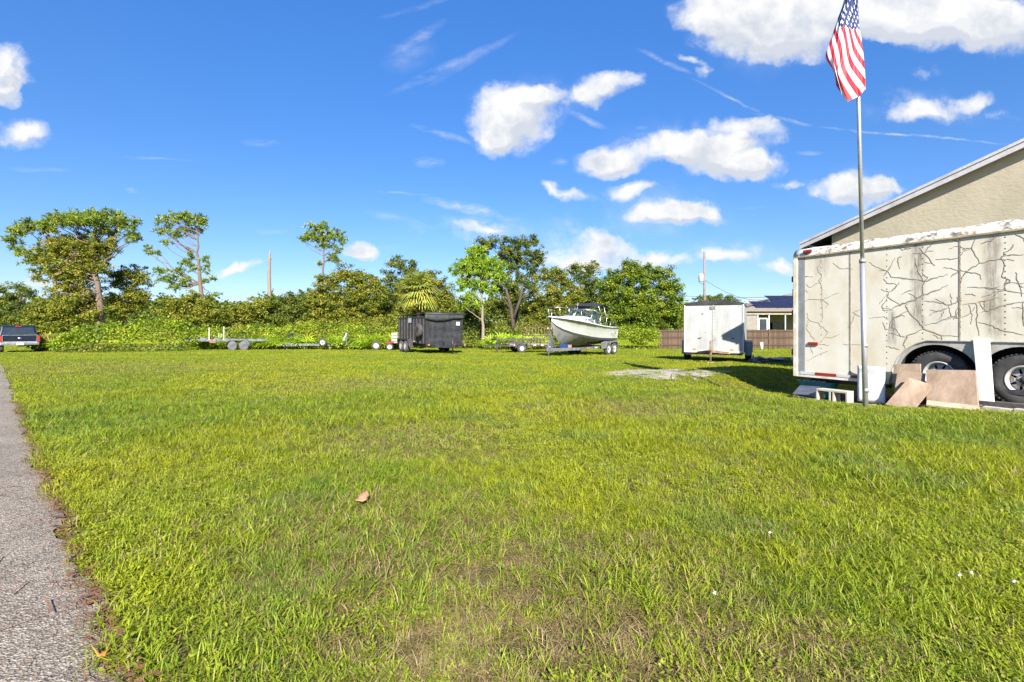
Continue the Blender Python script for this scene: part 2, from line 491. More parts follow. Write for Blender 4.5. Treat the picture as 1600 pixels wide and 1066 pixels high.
def gravel_mat():
    m, b, p, out = newmat('bare_sand')
    geo = b.n('ShaderNodeNewGeometry'); P = geo.outputs['Position']
    c = b.ramp(b.noise(P, 5, 6, .7), [(.3, (.15, .11, .055)), (.42, (.24, .195, .145)), (.55, (.36, .31, .265)), (.72, (.19, .155, .09))])
    b.l(c, p.inputs['Base Color']); p.inputs['Roughness'].default_value = 1
    bp = b.n('ShaderNodeBump'); bp.inputs['Strength'].default_value = .8; bp.inputs['Distance'].default_value = .03
    b.l(b.noise(P, 20, 5, .7), bp.inputs['Height']); b.l(bp.outputs[0], p.inputs['Normal'])
    return m
cx = sum(q[0] for q in GRAVEL_XY) / len(GRAVEL_XY); cy = sum(q[1] for q in GRAVEL_XY) / len(GRAVEL_XY)
ring = []
for i in range(len(GRAVEL_XY)):
    a = GRAVEL_XY[i]; c = GRAVEL_XY[(i + 1) % len(GRAVEL_XY)]
    for k in range(8):
        t = k / 8
        ring.append((a[0] * (1 - t) + c[0] * t + random.uniform(-.12, .12), a[1] * (1 - t) + c[1] * t + random.uniform(-.12, .12)))
V = [(cx, cy, terr(cy) + .016)] + [(cx + (x - cx) * .8, cy + (y - cy) * .8, terr(y) + float(dip(x, y)) + .014) for x, y in ring] + [(x, y, terr(y) + float(dip(x, y)) + .004) for x, y in ring]
n = len(ring)
mb = MB(); mb.add(V, [(0, 1 + i, 1 + (i + 1) % n) for i in range(n)] + [(1 + i, 1 + n + i, 1 + n + (i + 1) % n, 1 + (i + 1) % n) for i in range(n)], True)
tag(mb.build('gravel_patch', gravel_mat()), kind='structure')

# ------------------------------------------------------------ grass
def grass_mat():
    m, b, p, out = newmat('grass_blades')
    geo = b.n('ShaderNodeNewGeometry'); P = geo.outputs['Position']
    at = b.n('ShaderNodeAttribute', attribute_name='tint'); t = at.outputs['Fac']
    oi = b.n('ShaderNodeObjectInfo')
    big, mid, dry = lawn_color(b, P)
    dry = b.m('MAXIMUM', b.m('MULTIPLY', dry, .35), b.m('MULTIPLY', dry_spots(b, P), .32))
    k = b.m('ADD', b.m('MULTIPLY', t, .55), b.m('MULTIPLY', oi.outputs['Random'], .45))
    green = b.ramp(k, [(.0, (.07, .12, .010)), (.35, (.155, .225, .012)), (.65, (.25, .30, .016)), (1, (.32, .34, .03))])
    blue = b.ramp(k, [(.0, (.06, .12, .016)), (.5, (.155, .235, .022)), (1, (.24, .32, .05))])
    yel = b.ramp(k, [(.0, (.12, .15, .006)), (.5, (.29, .32, .008)), (1, (.38, .37, .02))])
    g = b.mix(b.mr(big, .42, .56), green, yel)
    g = b.mix(b.mr(mid, .52, .64, 0, .8), g, blue)
    straw = b.ramp(k, [(.0, (.13, .085, .035)), (.5, (.27, .20, .085)), (1, (.42, .33, .17))])
    dd = b.n('ShaderNodeAttribute', attribute_name='dead')
    thr = b.m('ADD', b.m('ADD', b.m('MULTIPLY', dry, .85), .06), b.m('MULTIPLY', dd.outputs['Fac'], .72))
    rnd = b.m('FRACT', b.m('MULTIPLY', b.m('ADD', t, oi.outputs['Random']), 7.13))
    g = b.mix(b.m('LESS_THAN', rnd, thr), g, straw)
    b.l(g, p.inputs['Base Color'])
    p.inputs['Roughness'].default_value = .55
    p.inputs['Specular IOR Level'].default_value = .25
    tr = b.n('ShaderNodeBsdfTranslucent'); b.l(b.mix(1.0, g, (1.0, 1.05, .6), 'MULTIPLY'), tr.inputs[0])
    mx = b.n('ShaderNodeMixShader'); mx.inputs[0].default_value = .35
    b.l(p.outputs[0], mx.inputs[1]); b.l(tr.outputs[0], mx.inputs[2]); b.l(mx.outputs[0], out.inputs[0])
    return m
GM = grass_mat()
def tuft(nb, rad, hmin, hmax, w, seed, lean=.55, dead=0.0):
    r = np.random.default_rng(seed)
    V = []; Fc = []; T = []
    for i in range(nb):
        a = r.uniform(0, 2 * PI); rr = rad * math.sqrt(r.uniform())
        bx, by = rr * math.cos(a), rr * math.sin(a)
        h = r.uniform(hmin, hmax); ww = w * r.uniform(.7, 1.3)
        da = r.uniform(0, 2 * PI); ln = lean * r.uniform(.3, 1.6)
        dx, dy = math.cos(da), math.sin(da)
        fa = da + PI / 2 + r.uniform(-.7, .7); sx, sy = math.cos(fa), math.sin(fa)
        o = len(V)
        for t, k in ((0, .8), (.4, 1.0), (.75, .7)):
            d = h * ln * t ** 1.5 / math.sqrt(1 + ln * ln * .5); z = h * (t - .32 * min(ln, 1.6) * t * t) / math.sqrt(1 + ln * ln * .5)
            for sg in (-1, 1): V.append((bx + dx * d + sg * sx * ww * k / 2, by + dy * d + sg * sy * ww * k / 2, z - (.01 if t == 0 else 0)))
        q_ = math.sqrt(1 + ln * ln * .5)
        V.append((bx + dx * h * ln / q_, by + dy * h * ln / q_, h * max(.06, 1 - .42 * min(ln, 2)) / q_))
        tt = r.uniform()
        Fc += [(o, o + 1, o + 3, o + 2), (o + 2, o + 3, o + 5, o + 4), (o + 4, o + 5, o + 6, o + 6)]
        T += [tt] * 3
    me = bpy.data.meshes.new('grass_tuft')
    me.from_pydata(V, [], [f if f[2] != f[3] else f[:3] for f in Fc])
    at = me.attributes.new('tint', 'FLOAT', 'FACE'); at.data.foreach_set('value', T)
    at = me.attributes.new('dead', 'FLOAT', 'FACE'); at.data.foreach_set('value', [dead] * len(T))
    me.materials.append(GM)
    return bpy.data.objects.new('grass_tuft', me)
def herb(seed):
    "a low broad-leaved weed"
    r = np.random.default_rng(seed); V = []; Fc = []; T = []
    for i in range(22):
        a = r.uniform(0, 2 * PI); rr = .05 * math.sqrt(r.uniform()); h = r.uniform(.015, .05)
        c = Vector((rr * math.cos(a), rr * math.sin(a), h))
        d = Vector((math.cos(a + r.uniform(-1, 1)), math.sin(a + r.uniform(-1, 1)), r.uniform(-.2, .7))).normalized()
        sd_ = d.cross(Vector((0, 0, 1))).normalized(); L = r.uniform(.012, .024); wd = L * .28
        o = len(V)
        V += [c, c + d * L * .5 + sd_ * wd, c + d * L, c + d * L * .5 - sd_ * wd]
        Fc.append((o, o + 1, o + 2, o + 3)); T.append(r.uniform(.5, 1))
    me = bpy.data.meshes.new('low_weed')
    me.from_pydata([tuple(q) for q in V], [], Fc)
    at = me.attributes.new('tint', 'FLOAT', 'FACE'); at.data.foreach_set('value', T)
    me.materials.append(GM)
    return bpy.data.objects.new('low_weed', me)

tc_ = bpy.data.collections.new('grass_kinds')
SETS = []
for k in range(4): SETS.append(tuft(22, .05, .05, .11, .0042, 10 + k, 1.0))       # short lawn
for k in range(2): SETS.append(tuft(16, .04, .09, .16, .0046, 20 + k, 1.3))     # long leaning blades
SETS.append(herb(31)); SETS.append(herb(32))
for k in range(3): SETS.append(tuft(28, .12, .05, .10, .011, 40 + k, .9))      # coarse tufts for farther off
for k in range(2): SETS.append(tuft(30, .07, .05, .11, .0036, 60 + k, 3.2, 1.0))     # flattened dead blades
for i, o in enumerate(SETS):
    o.name = 'kind_%02d' % i
    tc_.objects.link(o)

def inpoly(x, y, poly):
    ins = np.zeros(len(x), bool); n = len(poly); j = n - 1
    for i in range(n):
        xi, yi = poly[i]; xj, yj = poly[j]
        c = ((yi > y) != (yj > y)) & (x < (xj - xi) * (y - yi) / (yj - yi + 1e-9) + xi)
        ins ^= c; j = i
    return ins
def smooth_noise(x, y, sc, seed):
    r = np.random.default_rng(seed); g = r.uniform(0, 1, (64, 64))
    u = x / sc; v = y / sc; i = np.floor(u).astype(int); j = np.floor(v).astype(int); fu = u - i; fv = v - j
    fu = fu * fu * (3 - 2 * fu); fv = fv * fv * (3 - 2 * fv)
    a = g[i % 64, j % 64]; b_ = g[(i + 1) % 64, j % 64]; c = g[i % 64, (j + 1) % 64]; d = g[(i + 1) % 64, (j + 1) % 64]
    return (a * (1 - fu) + b_ * fu) * (1 - fv) + (c * (1 - fu) + d * fu) * fv
def scatter_grass():
    X = []; Y = []; K = []; S = []
    for (y0, y1, dens, far, sc) in ((.7, 3.2, 900, 0, 1.0), (3.2, 5.5, 620, 0, 1.05), (5.5, 9, 330, 0, 1.25), (9, 15, 120, 1, .8), (15, 24, 60, 1, .95), (24, 36, 28, 1, 1.15), (36, 50, 10, 1, 1.3)):
        xm = 1.12 * y1 + .9
        n = int((2 * xm) * (y1 - y0) * dens)
        x = rng.uniform(-xm, xm, n); y = rng.uniform(y0, y1, n)
        ok = np.abs(x) < 1.12 * y + .9
        side = (x - RE.x) * RN.x + (y - RE.y) * RN.y
        ok &= side > .02 + (rng.uniform(-.05, .04, n) + .035 * np.sin(side * 0 + (x * RD.x + y * RD.y) * 5))
        gp = inpoly(x, y, GRAVEL_XY)
        ok &= ~(gp & (rng.uniform(0, 1, n) > .28))
        # thin spots of bare thatch
        for (q, r_) in DRY:
            qx, qy = unproj(*q)
            d = np.hypot((x - qx) * .8, (y - qy) * 1.3) / r_
            ok &= ~((d < .9) & (rng.uniform(0, 1, n) < (.18 if q in ((870, 1010),(760,960),(870,1035)) else .04)))
        for poly in GRASS_HOLES: ok &= ~inpoly(x, y, poly)
        x = x[ok]; y = y[ok]; n = len(x)
        big = smooth_noise(x, y, 1.3, 3); r = rng.uniform(0, 1, n)
        if far: k = rng.integers(8, 11, n)
        else:
            k = rng.integers(0, 4, n)
            k = np.where((big > .52) & (r < .5), rng.integers(4, 6, n), k)
            k = np.where((big < .48) & (r > .66), rng.integers(6, 8, n), k)
            k = np.where(rng.uniform(0, 1, n) < .13, rng.integers(11, 13, n), k)
            for (q, r_) in DRY:
                qx, qy = unproj(*q)
                d = np.hypot((x - qx) * .8, (y - qy) * 1.3) / r_
                k = np.where((d < 1.0) & (rng.uniform(0, 1, n) < .22), rng.integers(11, 13, n), k)
        h = .62 + .5 * smooth_noise(x, y, .55, 5)
        X.append(x); Y.append(y); K.append(k); S.append(sc * h * rng.uniform(.75, 1.2, n))
    X = np.concatenate(X); Y = np.concatenate(Y); K = np.concatenate(K); S = np.concatenate(S)
    Z = np.interp(Y, _TY, _TZ) + dip(X, Y)
    n = len(X)
    me = bpy.data.meshes.new('grass')
    me.vertices.add(n)
    me.vertices.foreach_set('co', np.stack([X, Y, Z], 1).astype(np.float32).ravel())
    a = me.attributes.new('pick', 'INT', 'POINT'); a.data.foreach_set('value', K.astype(np.int32))
    a = me.attributes.new('size', 'FLOAT', 'POINT'); a.data.foreach_set('value', S.astype(np.float32))
    rot = np.stack([rng.uniform(-.15, .15, n), rng.uniform(-.15, .15, n), rng.uniform(0, 6.283, n)], 1).astype(np.float32)
    a = me.attributes.new('turn', 'FLOAT_VECTOR', 'POINT'); a.data.foreach_set('vector', rot.ravel())
    me.materials.append(GM)
    o = bpy.data.objects.new('grass', me); COL.objects.link(o)
    tag(o, 'short green lawn grass covering the whole lot', 'grass', kind='stuff')
    g = bpy.data.node_groups.new('grass_field', 'GeometryNodeTree')
    g.interface.new_socket('Geometry', in_out='INPUT', socket_type='NodeSocketGeometry')
    g.interface.new_socket('Geometry', in_out='OUTPUT', socket_type='NodeSocketGeometry')
    N = g.nodes; L = g.links
    gi = N.new('NodeGroupInput'); go = N.new('NodeGroupOutput')
    ip = N.new('GeometryNodeInstanceOnPoints')
    ci = N.new('GeometryNodeCollectionInfo'); ci.inputs['Collection'].default_value = tc_
    ci.inputs['Separate Children'].default_value = True; ci.inputs['Reset Children'].default_value = True
    L.new(gi.outputs[0], ip.inputs['Points']); L.new(ci.outputs[0], ip.inputs['Instance'])
    ip.inputs['Pick Instance'].default_value = True
    def na(nm, ty):
        x = N.new('GeometryNodeInputNamedAttribute'); x.data_type = ty; x.inputs[0].default_value = nm
        return x.outputs[0]
    L.new(na('pick', 'INT'), ip.inputs['Instance Index'])
    e = N.new('FunctionNodeEulerToRotation'); L.new(na('turn', 'FLOAT_VECTOR'), e.inputs[0]); L.new(e.outputs[0], ip.inputs['Rotation'])
    L.new(na('size', 'FLOAT'), ip.inputs['Scale'])
    L.new(ip.outputs[0], go.inputs[0])
    md = o.modifiers.new('grass_field', 'NODES'); md.node_group = g
    print('grass tufts', n)
GRASS_HOLES = []
_p = G(29, 32.3)
GRASS_HOLES.append([tuple((Vector((_p.x, _p.y, 0)) + RD * a + RN * c)[:2]) for a, c in ((-1.6, -1.6), (6, -1.6), (6, 1.5), (-1.6, 1.5))])
# ------------------------------------------------------------ big white trailer: x along it (to the far rear), y out of the side we see
TX, TY = 7.44, 7.0
TU = (-.484, .875)
TA = math.atan2(TU[1], TU[0])
def gz(s, o): return float(dip(TX + s * TU[0] - o * TU[1], TY + s * TU[1] + o * TU[0]))
def T2W(s, o, z=0): return Vector((TX + s * TU[0] - o * TU[1], TY + s * TU[1] + o * TU[0], z))
def ts(px, py, o=0.0):
    "photo pixel -> (s, z) on the vertical plane o metres in front of the trailer's side"
    x0 = TX - o * TU[1]; y0 = TY + o * TU[0]; p = px - 800
    s = (F * x0 - p * y0) / (-F * TU[0] + p * TU[1])
    Y = y0 + s * TU[1]
    return s, CH + (HZ - py) / F * Y
def zz(x, y): return (1220 + x / 3.2316, 330 + y / 3.2316)

def side_mat():
    m, b, p, out = newmat('peeling_white_panel')
    tc = b.n('ShaderNodeTexCoord'); O = tc.outputs['Object']
    sep = b.n('ShaderNodeSeparateXYZ'); b.l(O, sep.inputs[0])
    X, Z = sep.outputs[0], sep.outputs[2]
    wn = b.m('MULTIPLY', b.m('SUBTRACT', b.noise(O, 2.2, 4, .6), .5), .22)
    base = b.mix(b.mr(b.noise(b.v('MULTIPLY', O, (1, 1, .5)), 1.6, 5, .6), .42, .62), (.60, .565, .47), (.53, .46, .335))
    base = b.mix(b.mr(b.noise(b.v('MULTIPLY', O, (3, 1, .25)), 3.0, 5, .65), .52, .72, 0, .6), base, (.60, .53, .42))
    def patch(s0, s1, z0, z1, soft=.07, stren=1.0):
        x = b.m('ADD', X, wn)
        a = b.m('MULTIPLY', b.mr(x, s0 - soft, s0 + soft, smooth=True), b.mr(x, s1 - soft, s1 + soft, 1, 0, smooth=True))
        z = b.m('ADD', Z, b.m('MULTIPLY', wn, 1.5))
        c = b.m('MULTIPLY', b.mr(z, z0 - .12, z0 + .12, smooth=True), b.mr(z, z1 - .05, z1 + .05, 1, 0, smooth=True))
        return b.m('MULTIPLY', b.m('MULTIPLY', a, c), stren)
    acc = None
    for (xa, xb, ya, yb, st, sf) in ((663, 718, 150, 575, .9, .05), (1035, 1110, 120, 620, .85, .06), (540, 580, 500, 665, .9, .04), (760, 850, 440, 560, .35, .1), (800, 900, 560, 640, .2, .1), (175, 235, 230, 330, .45, .05), (600, 720, 205, 280, .12, .1), (1180, 1225, 500, 560, .3, .06)):
        s1, z1 = ts(*zz(xa, ya)); s0, z0 = ts(*zz(xb, yb))
        q = patch(s0, s1, z0, z1, sf, st)
        acc = q if acc is None else b.m('MAXIMUM', acc, q)
    gr = b.mr(b.noise(b.v('MULTIPLY', O, (4, 1, .6)), 6, 5, .7), .30, .62)
    acc = b.m('MULTIPLY', acc, gr)
    base = b.mix(b.m('MULTIPLY', acc, .9), base, (.135, .105, .075))
    # specks of mildew low down
    sp = b.m('MULTIPLY', b.mr(b.noise(O, 30, 3, .7), .66, .74), b.mr(Z, .2, 1.2, .8, .15))
    base = b.mix(sp, base, (.25, .2, .15))
    b.l(base, p.inputs['Base Color']); p.inputs['Roughness'].default_value = .45
    bp = b.n('ShaderNodeBump'); bp.inputs['Strength'].default_value = .25; bp.inputs['Distance'].default_value = .02
    b.l(b.noise(O, 2.5, 3, .5), bp.inputs['Height']); b.l(bp.outputs[0], p.inputs['Normal'])
    return m
M['side'] = side_mat()
def roofcap_mat():
    m, b, p, out = newmat('mildewed_roof_edge')
    tc = b.n('ShaderNodeTexCoord'); O = tc.outputs['Object']
    c = b.mix(b.mr(b.noise(b.v('MULTIPLY', O, (1.5, 1, 2)), 3.2, 5, .7), .50, .60), (.58, .54, .46), (.13, .10, .09))
    c = b.mix(b.mr(b.noise(b.v('MULTIPLY', O, (2.4, 1, .6)), 1.7, 4, .6), .60, .70), c, (.30, .17, .08))
    b.l(c, p.inputs['Base Color']); p.inputs['Roughness'].default_value = .7
    return m
M['roofcap'] = roofcap_mat()
M['crack'] = pm('old_seam_putty', (.17, .145, .115), .9, 0, (.30, .245, .18), 12)
M['cream'] = pm('cream_metal', (.66, .60, .48), .45, 0, (.5, .42, .3), 5)
M['greytrim'] = pm('grey_metal_trim', (.30, .31, .32), .45, .4, (.22, .22, .22), 5)
M['fender'] = pm('fender_metal', (.42, .40, .36), .5, .1, (.28, .26, .22), 4)
M['railm'] = pm('dirty_gold_rail', (.42, .34, .2), .5, .3, (.2, .15, .1), 6)

big = thing('enclosed_trailer', 'large white enclosed trailer with cracked mildewed side panels beside the flagpole', 'trailer', T2W(0, 0, 0), TA)
S0, S1, ZB, ZT = -3.6, 3.34, .20, 2.63
sx = lambda a, b, d: (a, d, b)
arch_out = [(1.66, ZB), (1.62, .45), (1.54, .66), (1.42, .82), (1.27, .93), (1.12, .985)]
arch_end = [(-.24, .985), (-.38, .93), (-.52, .82), (-.62, .66), (-.68, .45), (-.70, ZB)]
full = [(x, z) for x, z in arch_out] + arch_end
def cutz(x):
    if x > 1.66 or x < -.70: return ZB
    pts = full
    for a, c in zip(pts[:-1], pts[1:]):
        if c[0] <= x <= a[0]:
            t = (a[0] - x) / (a[0] - c[0] + 1e-9); return a[1] + (c[1] - a[1]) * t
    return ZB
seams = [3.12, 2.28, .70, -.88, -2.46, S0 + .1]
for a, c in zip(seams[:-1], seams[1:]):
    hi, lo = a - .004, c + .004
    bottom = [(lo, cutz(lo))] + [q for q in reversed(full) if lo < q[0] < hi] + [(hi, cutz(hi))]
    poly = bottom + [(hi, ZT), (lo, ZT)]
    MB().prism(poly, -.035, 0, sx).build('side_panel', M['side'], big)
# frame, back wall behind panels, roof, far side, ends
mb = MB()
mb.box(((S0 + S1) / 2, -2.33, 1.4), (S1 - S0, .04, 2.4)); mb.build('far_side_panel', M['white'], big)
MBbox((S0 + .02, -1.18, 1.4), (.04, 2.26, 2.4)).build('nose_panel', M['white'], big)
for k in (0, 1): MBbox((S1 - .03, -.62 - 1.12 * k, 1.4), (.05, 1.10, 2.3)).build('rear_door', M['white'], big, bevel=.01)
MBbox(((S0 + S1) / 2, -1.18, 2.60), (S1 - S0 - .12, 2.2, .04)).build('ceiling_liner', M['dark'], big)
MBbox(((S0 + S1) / 2, -1.18, .24), (S1 - S0 - .1, 2.2, .07)).build('floor', M['darksteel'], big)
# rounded roof edge
n = 9; prof = [(-2.36 + .02, 2.63), (-2.30, 2.78), (-1.2, 2.84)] + [(.02 - .17 * (1 - math.sin(PI / 2 * i / n)), 2.64 + .175 * math.cos(PI / 2 * i / n)) for i in range(n + 1)]
ss_ = list(np.linspace(S0, S1, 40))
vs = []; fs = []
for s in ss_:
    jig = .006 * math.sin(s * 7) + .004 * math.sin(s * 17)
    for (y, z) in prof: vs.append((s, y + jig * .5, z + jig))
m_ = len(prof)
for i in range(len(ss_) - 1):
    for j in range(m_ - 1): fs.append((i * m_ + j, i * m_ + j + 1, (i + 1) * m_ + j + 1, (i + 1) * m_ + j))
fs.append(tuple(range((len(ss_) - 1) * m_, len(ss_) * m_))); fs.append(tuple(range(m_)))
MB().add(vs, fs, True).build('roof', M['roofcap'], big)
MBbox(((S0 + S1) / 2, .012, 2.632), (S1 - S0, .035, .035)).build('gutter_rail', M['railm'], big, bevel=.006)
MBbox((3.295, .004, 1.415), (.09, .05, 2.43)).build('corner_post', M['cream'], big, bevel=.01)
MBbox((3.185, -.012, 1.415), (.12, .035, 2.43)).build('corner_trim', M['greytrim'], big)
MBbox((2.5, .006, .245), (1.5, .03, .09)).build('bottom_rail', M['cream'], big, bevel=.005)
MBbox((-2.1, .006, .245), (2.8, .03, .09)).build('bottom_rail', M['cream'], big, bevel=.005)
def strip(px0, px1, mat, nm, y0=577, y1=587):
    s1, _ = ts(px0, 580); s0, _ = ts(px1, 580)
    MBbox(((s0 + s1) / 2, .024, .285), (s1 - s0 - .01, .008, .055)).build(nm, mat, big)
strip(1251, 1274, M['silver_tape'], 'reflector_strip'); strip(1274, 1308, M['red_lens'], 'reflector_strip'); strip(1308, 1331, M['silver_tape'], 'reflector_strip'); strip(1331, 1341, M['red_lens'], 'reflector_strip')
s, z = ts(1271, 537); MBbox((s, .015, z), (.19, .03, .06)).build('marker_light', M['red_lens'], big, bevel=.008)
s, z = ts(1263, 393); MBbox((s, .03, z), (.17, .04, .06)).build('marker_light', M['red_lens'], big, bevel=.008)
for z in (.7, 1.5, 2.2): MBbox((S1 + .02, -.03, z), (.05, .07, .12)).build('hinge', M['darksteel'], big, bevel=.008)
MB().tube([(S1 + .05, -.10, 1.35), (S1 + .07, -.10, 2.0)], .016).build('door_bar', M['darksteel'], big)
# fender apron with two arches
def arch(cx, a=.53, zc=.42, h=.50):
    return [(cx + a * math.cos(t), zc + h * math.sin(t)) for t in np.linspace(PI * 0 + .02, PI - .02, 22)]
ap = [(-.70, .22)] + list(reversed(arch_end))[1:] + list(reversed(arch_out))[:-1] + [(1.66, .22), (1.53, .22)]
ap += [q for q in arch(1.0) ] + [(.49, .40)] + [(x, z) for x, z in arch(0.0, .50)] + [(-.53, .22)]
MB().prism(ap, -.05, -.02, sx).build('fender_apron', M['fender'], big)
# arch lip
lip = MB()
lip.tube([(x, -.012, z) for x, z in arch_out + arch_end], .017, 6); lip.build('fender_lip', M['fender'], big)
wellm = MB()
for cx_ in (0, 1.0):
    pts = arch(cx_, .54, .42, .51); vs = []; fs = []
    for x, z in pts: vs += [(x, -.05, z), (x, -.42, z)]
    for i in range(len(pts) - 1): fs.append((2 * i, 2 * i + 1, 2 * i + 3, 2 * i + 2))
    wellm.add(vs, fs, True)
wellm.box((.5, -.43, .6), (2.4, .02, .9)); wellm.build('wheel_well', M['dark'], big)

def wheel(parent, x, y, z, r, w, rimr, rimmat, spokes=8, tread=True, out=1, tyremat=None, name='wheel'):
    "wheel with its axle along y; out=+1 shows its face to +y. hub is the part, tyre and rim are sub-parts"
    h = MB(); h.lathe([(0.001, w * .36 * out), (rimr * .24, w * .36 * out), (rimr * .30, w * .20 * out), (rimr * .30, -w * .3 * out)], n=14)
    for k in range(6):
        t = 2 * PI * k / 6; h.tube([(rimr * .4 * math.cos(t), w * .12 * out, rimr * .4 * math.sin(t)), (rimr * .4 * math.cos(t), w * .24 * out, rimr * .4 * math.sin(t))], rimr * .05, 6)
    ho = h.build(name, M['darksteel'], parent); ho.location = (x, y, z)
    t_ = MB()
    pr = [(rimr, -w * .40), (rimr + (r - rimr) * .35, -w * .5), (r * .93, -w * .48), (r * .985, -w * .38), (r, -w * .2), (r, w * .2), (r * .985, w * .38), (r * .93, w * .48), (rimr + (r - rimr) * .35, w * .5), (rimr, w * .40)]
    t_.lathe(pr, n=44)
    if tread:
        for k in range(46):
            t = 2 * PI * k / 46
            for sg in (-1, 1):
                t_.box((math.cos(t) * r * .975, sg * w * .40, math.sin(t) * r * .975), (r * .05, w * .2, r * .07), Euler((0, -t, 0)).to_matrix())
    t_.build('tyre', tyremat or M['rubber'], ho)
    rm = MB()
    rm.lathe([(rimr * 1.03, w * .42 * out), (rimr * .96, w * .45 * out), (rimr * .90, w * .34 * out), (rimr * .84, w * .1 * out), (rimr * .84, -w * .4 * out)], n=32)
    # disc with hand holes: wedges between the holes
    ins, os_ = rimr * .30, rimr * .86
    for k in range(spokes):
        t = 2 * PI * k / spokes; dt = 2 * PI / spokes * .30
        vs = []
        for (rr, yy) in ((ins, w * .16 * out), (rimr * .55, w * .22 * out), (os_, w * .08 * out)):
            dd = dt * (1.5 if rr != rimr * .55 else 1.0)
            vs += [(rr * math.cos(t - dd), yy, rr * math.sin(t - dd)), (rr * math.cos(t + dd), yy, rr * math.sin(t + dd))]
        rm.add(vs, [(0, 1, 3, 2), (2, 3, 5, 4)])
    rm.lathe([(rimr * .5, w * .21 * out), (rimr * .24, w * .17 * out)], n=20)
    rm.build('rim', rimmat, ho, solid=.006)
    return ho
for cx_ in (0.0, 1.0): wheel(big, cx_, -.19, .42, .40, .23, .215, M['rim'], 8)
# cracks traced along the panel: ribbons standing a little proud
CR = [
 [(570,180),(615,195),(670,185)], [(775,155),(745,185),(720,215)], [(700,185),(740,230),(780,275)], [(500,300),(540,300),(560,270),(580,235)],
 [(540,300),(560,330),(640,340),(725,355),(790,335),(845,318)], [(720,285),(715,318),(745,335),(725,355),(715,395),(727,425)],
 [(548,502),(600,475),(660,455),(722,425),(790,400),(845,373)], [(660,455),(630,475),(645,505),(700,565),(725,597),(810,628),(905,632)],
 [(645,505),(580,535),(555,560),(548,605)], [(720,455),(790,460),(850,475),(890,460),(915,450)], [(850,480),(862,530),(800,560),(730,575)], [(862,530),(905,540)],
 [(725,595),(640,630),(618,675),(632,692)], [(510,395),(545,410),(540,435),(580,460),(608,478)], [(545,410),(580,390),(598,358)], [(540,440),(510,480),(520,500),(550,500)],
 [(520,340),(535,365),(585,370)], [(985,135),(965,190),(1005,262)], [(915,195),(965,185)], [(905,300),(940,302),(1000,267),(1060,250),(1115,240),(1180,250)],
 [(1115,240),(1130,210),(1165,190),(1180,165)], [(1115,240),(1130,270),(1118,330),(1145,342),(1130,370),(1140,400)], [(940,385),(1020,385),(1090,395),(1140,400),(1228,415)],
 [(860,332),(880,315),(905,300)], [(905,345),(935,312),(1000,315),(1015,345)], [(920,475),(985,463),(995,490),(990,560),(1003,628)], [(985,465),(1045,450),(1100,435)],
 [(1010,512),(1080,495),(1140,470),(1228,460)], [(1000,562),(1060,575),(1110,600),(1228,625)], [(1190,310),(1195,350),(1210,380),(1228,383)], [(1180,115),(1228,138)],
 [(1141,225),(1228,220)], [(870,145),(905,155)], [(205,235),(200,262),(185,290),(210,330),(195,350),(208,380),(207,440),(212,545)], [(100,460),(150,443),(205,446),(240,435),(295,412)],
 [(135,515),(140,550),(185,560),(215,590),(240,610),(220,640),(190,678)], [(140,550),(130,590),(150,620),(172,655)], [(195,672),(245,676)], [(318,673),(405,675)], [(225,640),(265,638),(298,622)],
 [(110,345),(130,330),(165,332)], [(125,370),(145,385),(175,372),(207,348)], [(210,445),(240,470),(225,492)], [(265,262),(300,290),(365,292)], [(130,757),(200,720),(240,708)],
 [(575,590),(605,632),(645,636)], [(515,560),(530,600)], [(612,417),(640,405),(668,397)], [(785,245),(845,243),(895,236)], [(365,510),(402,532)], [(1100,120),(1060,150),(1010,165)], [(720,350),(690,300),(680,235)],
 [(810,628),(812,655)], [(150,660),(155,700),(165,720)], [(1142,340),(1160,350),(1135,372)], [(600,700),(560,690),(545,680)], [(450,538),(520,532),(545,545)], [(600,290),(590,240),(610,225)], [(1225,455),(1222,520),(1228,580)], [(930,420),(960,418),(985,428)], [(755,500),(800,505),(845,490)], [(110,370),(120,400),(140,410)]]
mb = MB(); rr = random.Random(5)
def ribbon(pts, w0):
    P = []
    for a, c in zip(pts[:-1], pts[1:]):
        for k in range(4):
            t = k / 4; P.append((a[0] + (c[0] - a[0]) * t + rr.uniform(-3.5, 3.5), a[1] + (c[1] - a[1]) * t + rr.uniform(-3.5, 3.5)))
    P.append(pts[-1])
    Q = [ts(*zz(*q)) for q in P]
    n = len(Q); vs = []; fs = []
    for i, (s, z) in enumerate(Q):
        a = Q[max(0, i - 1)]; c = Q[min(n - 1, i + 1)]
        dx, dz = c[0] - a[0], c[1] - a[1]; L = math.hypot(dx, dz) + 1e-6
        e = min(1, .3 + 3.0 * min(i, n - 1 - i) / n)
        w = w0 * e * rr.uniform(.7, 1.25)
        nx_, nz_ = -dz / L * w / 2, dx / L * w / 2
        vs += [(s + nx_, .0005, z + nz_), (s, .0045, z), (s - nx_, .0005, z - nz_)]
    for i in range(n - 1):
        fs += [(3 * i, 3 * i + 1, 3 * i + 4, 3 * i + 3), (3 * i + 1, 3 * i + 2, 3 * i + 5, 3 * i + 4)]
    mb.add(vs, fs)
base_n = len(CR)
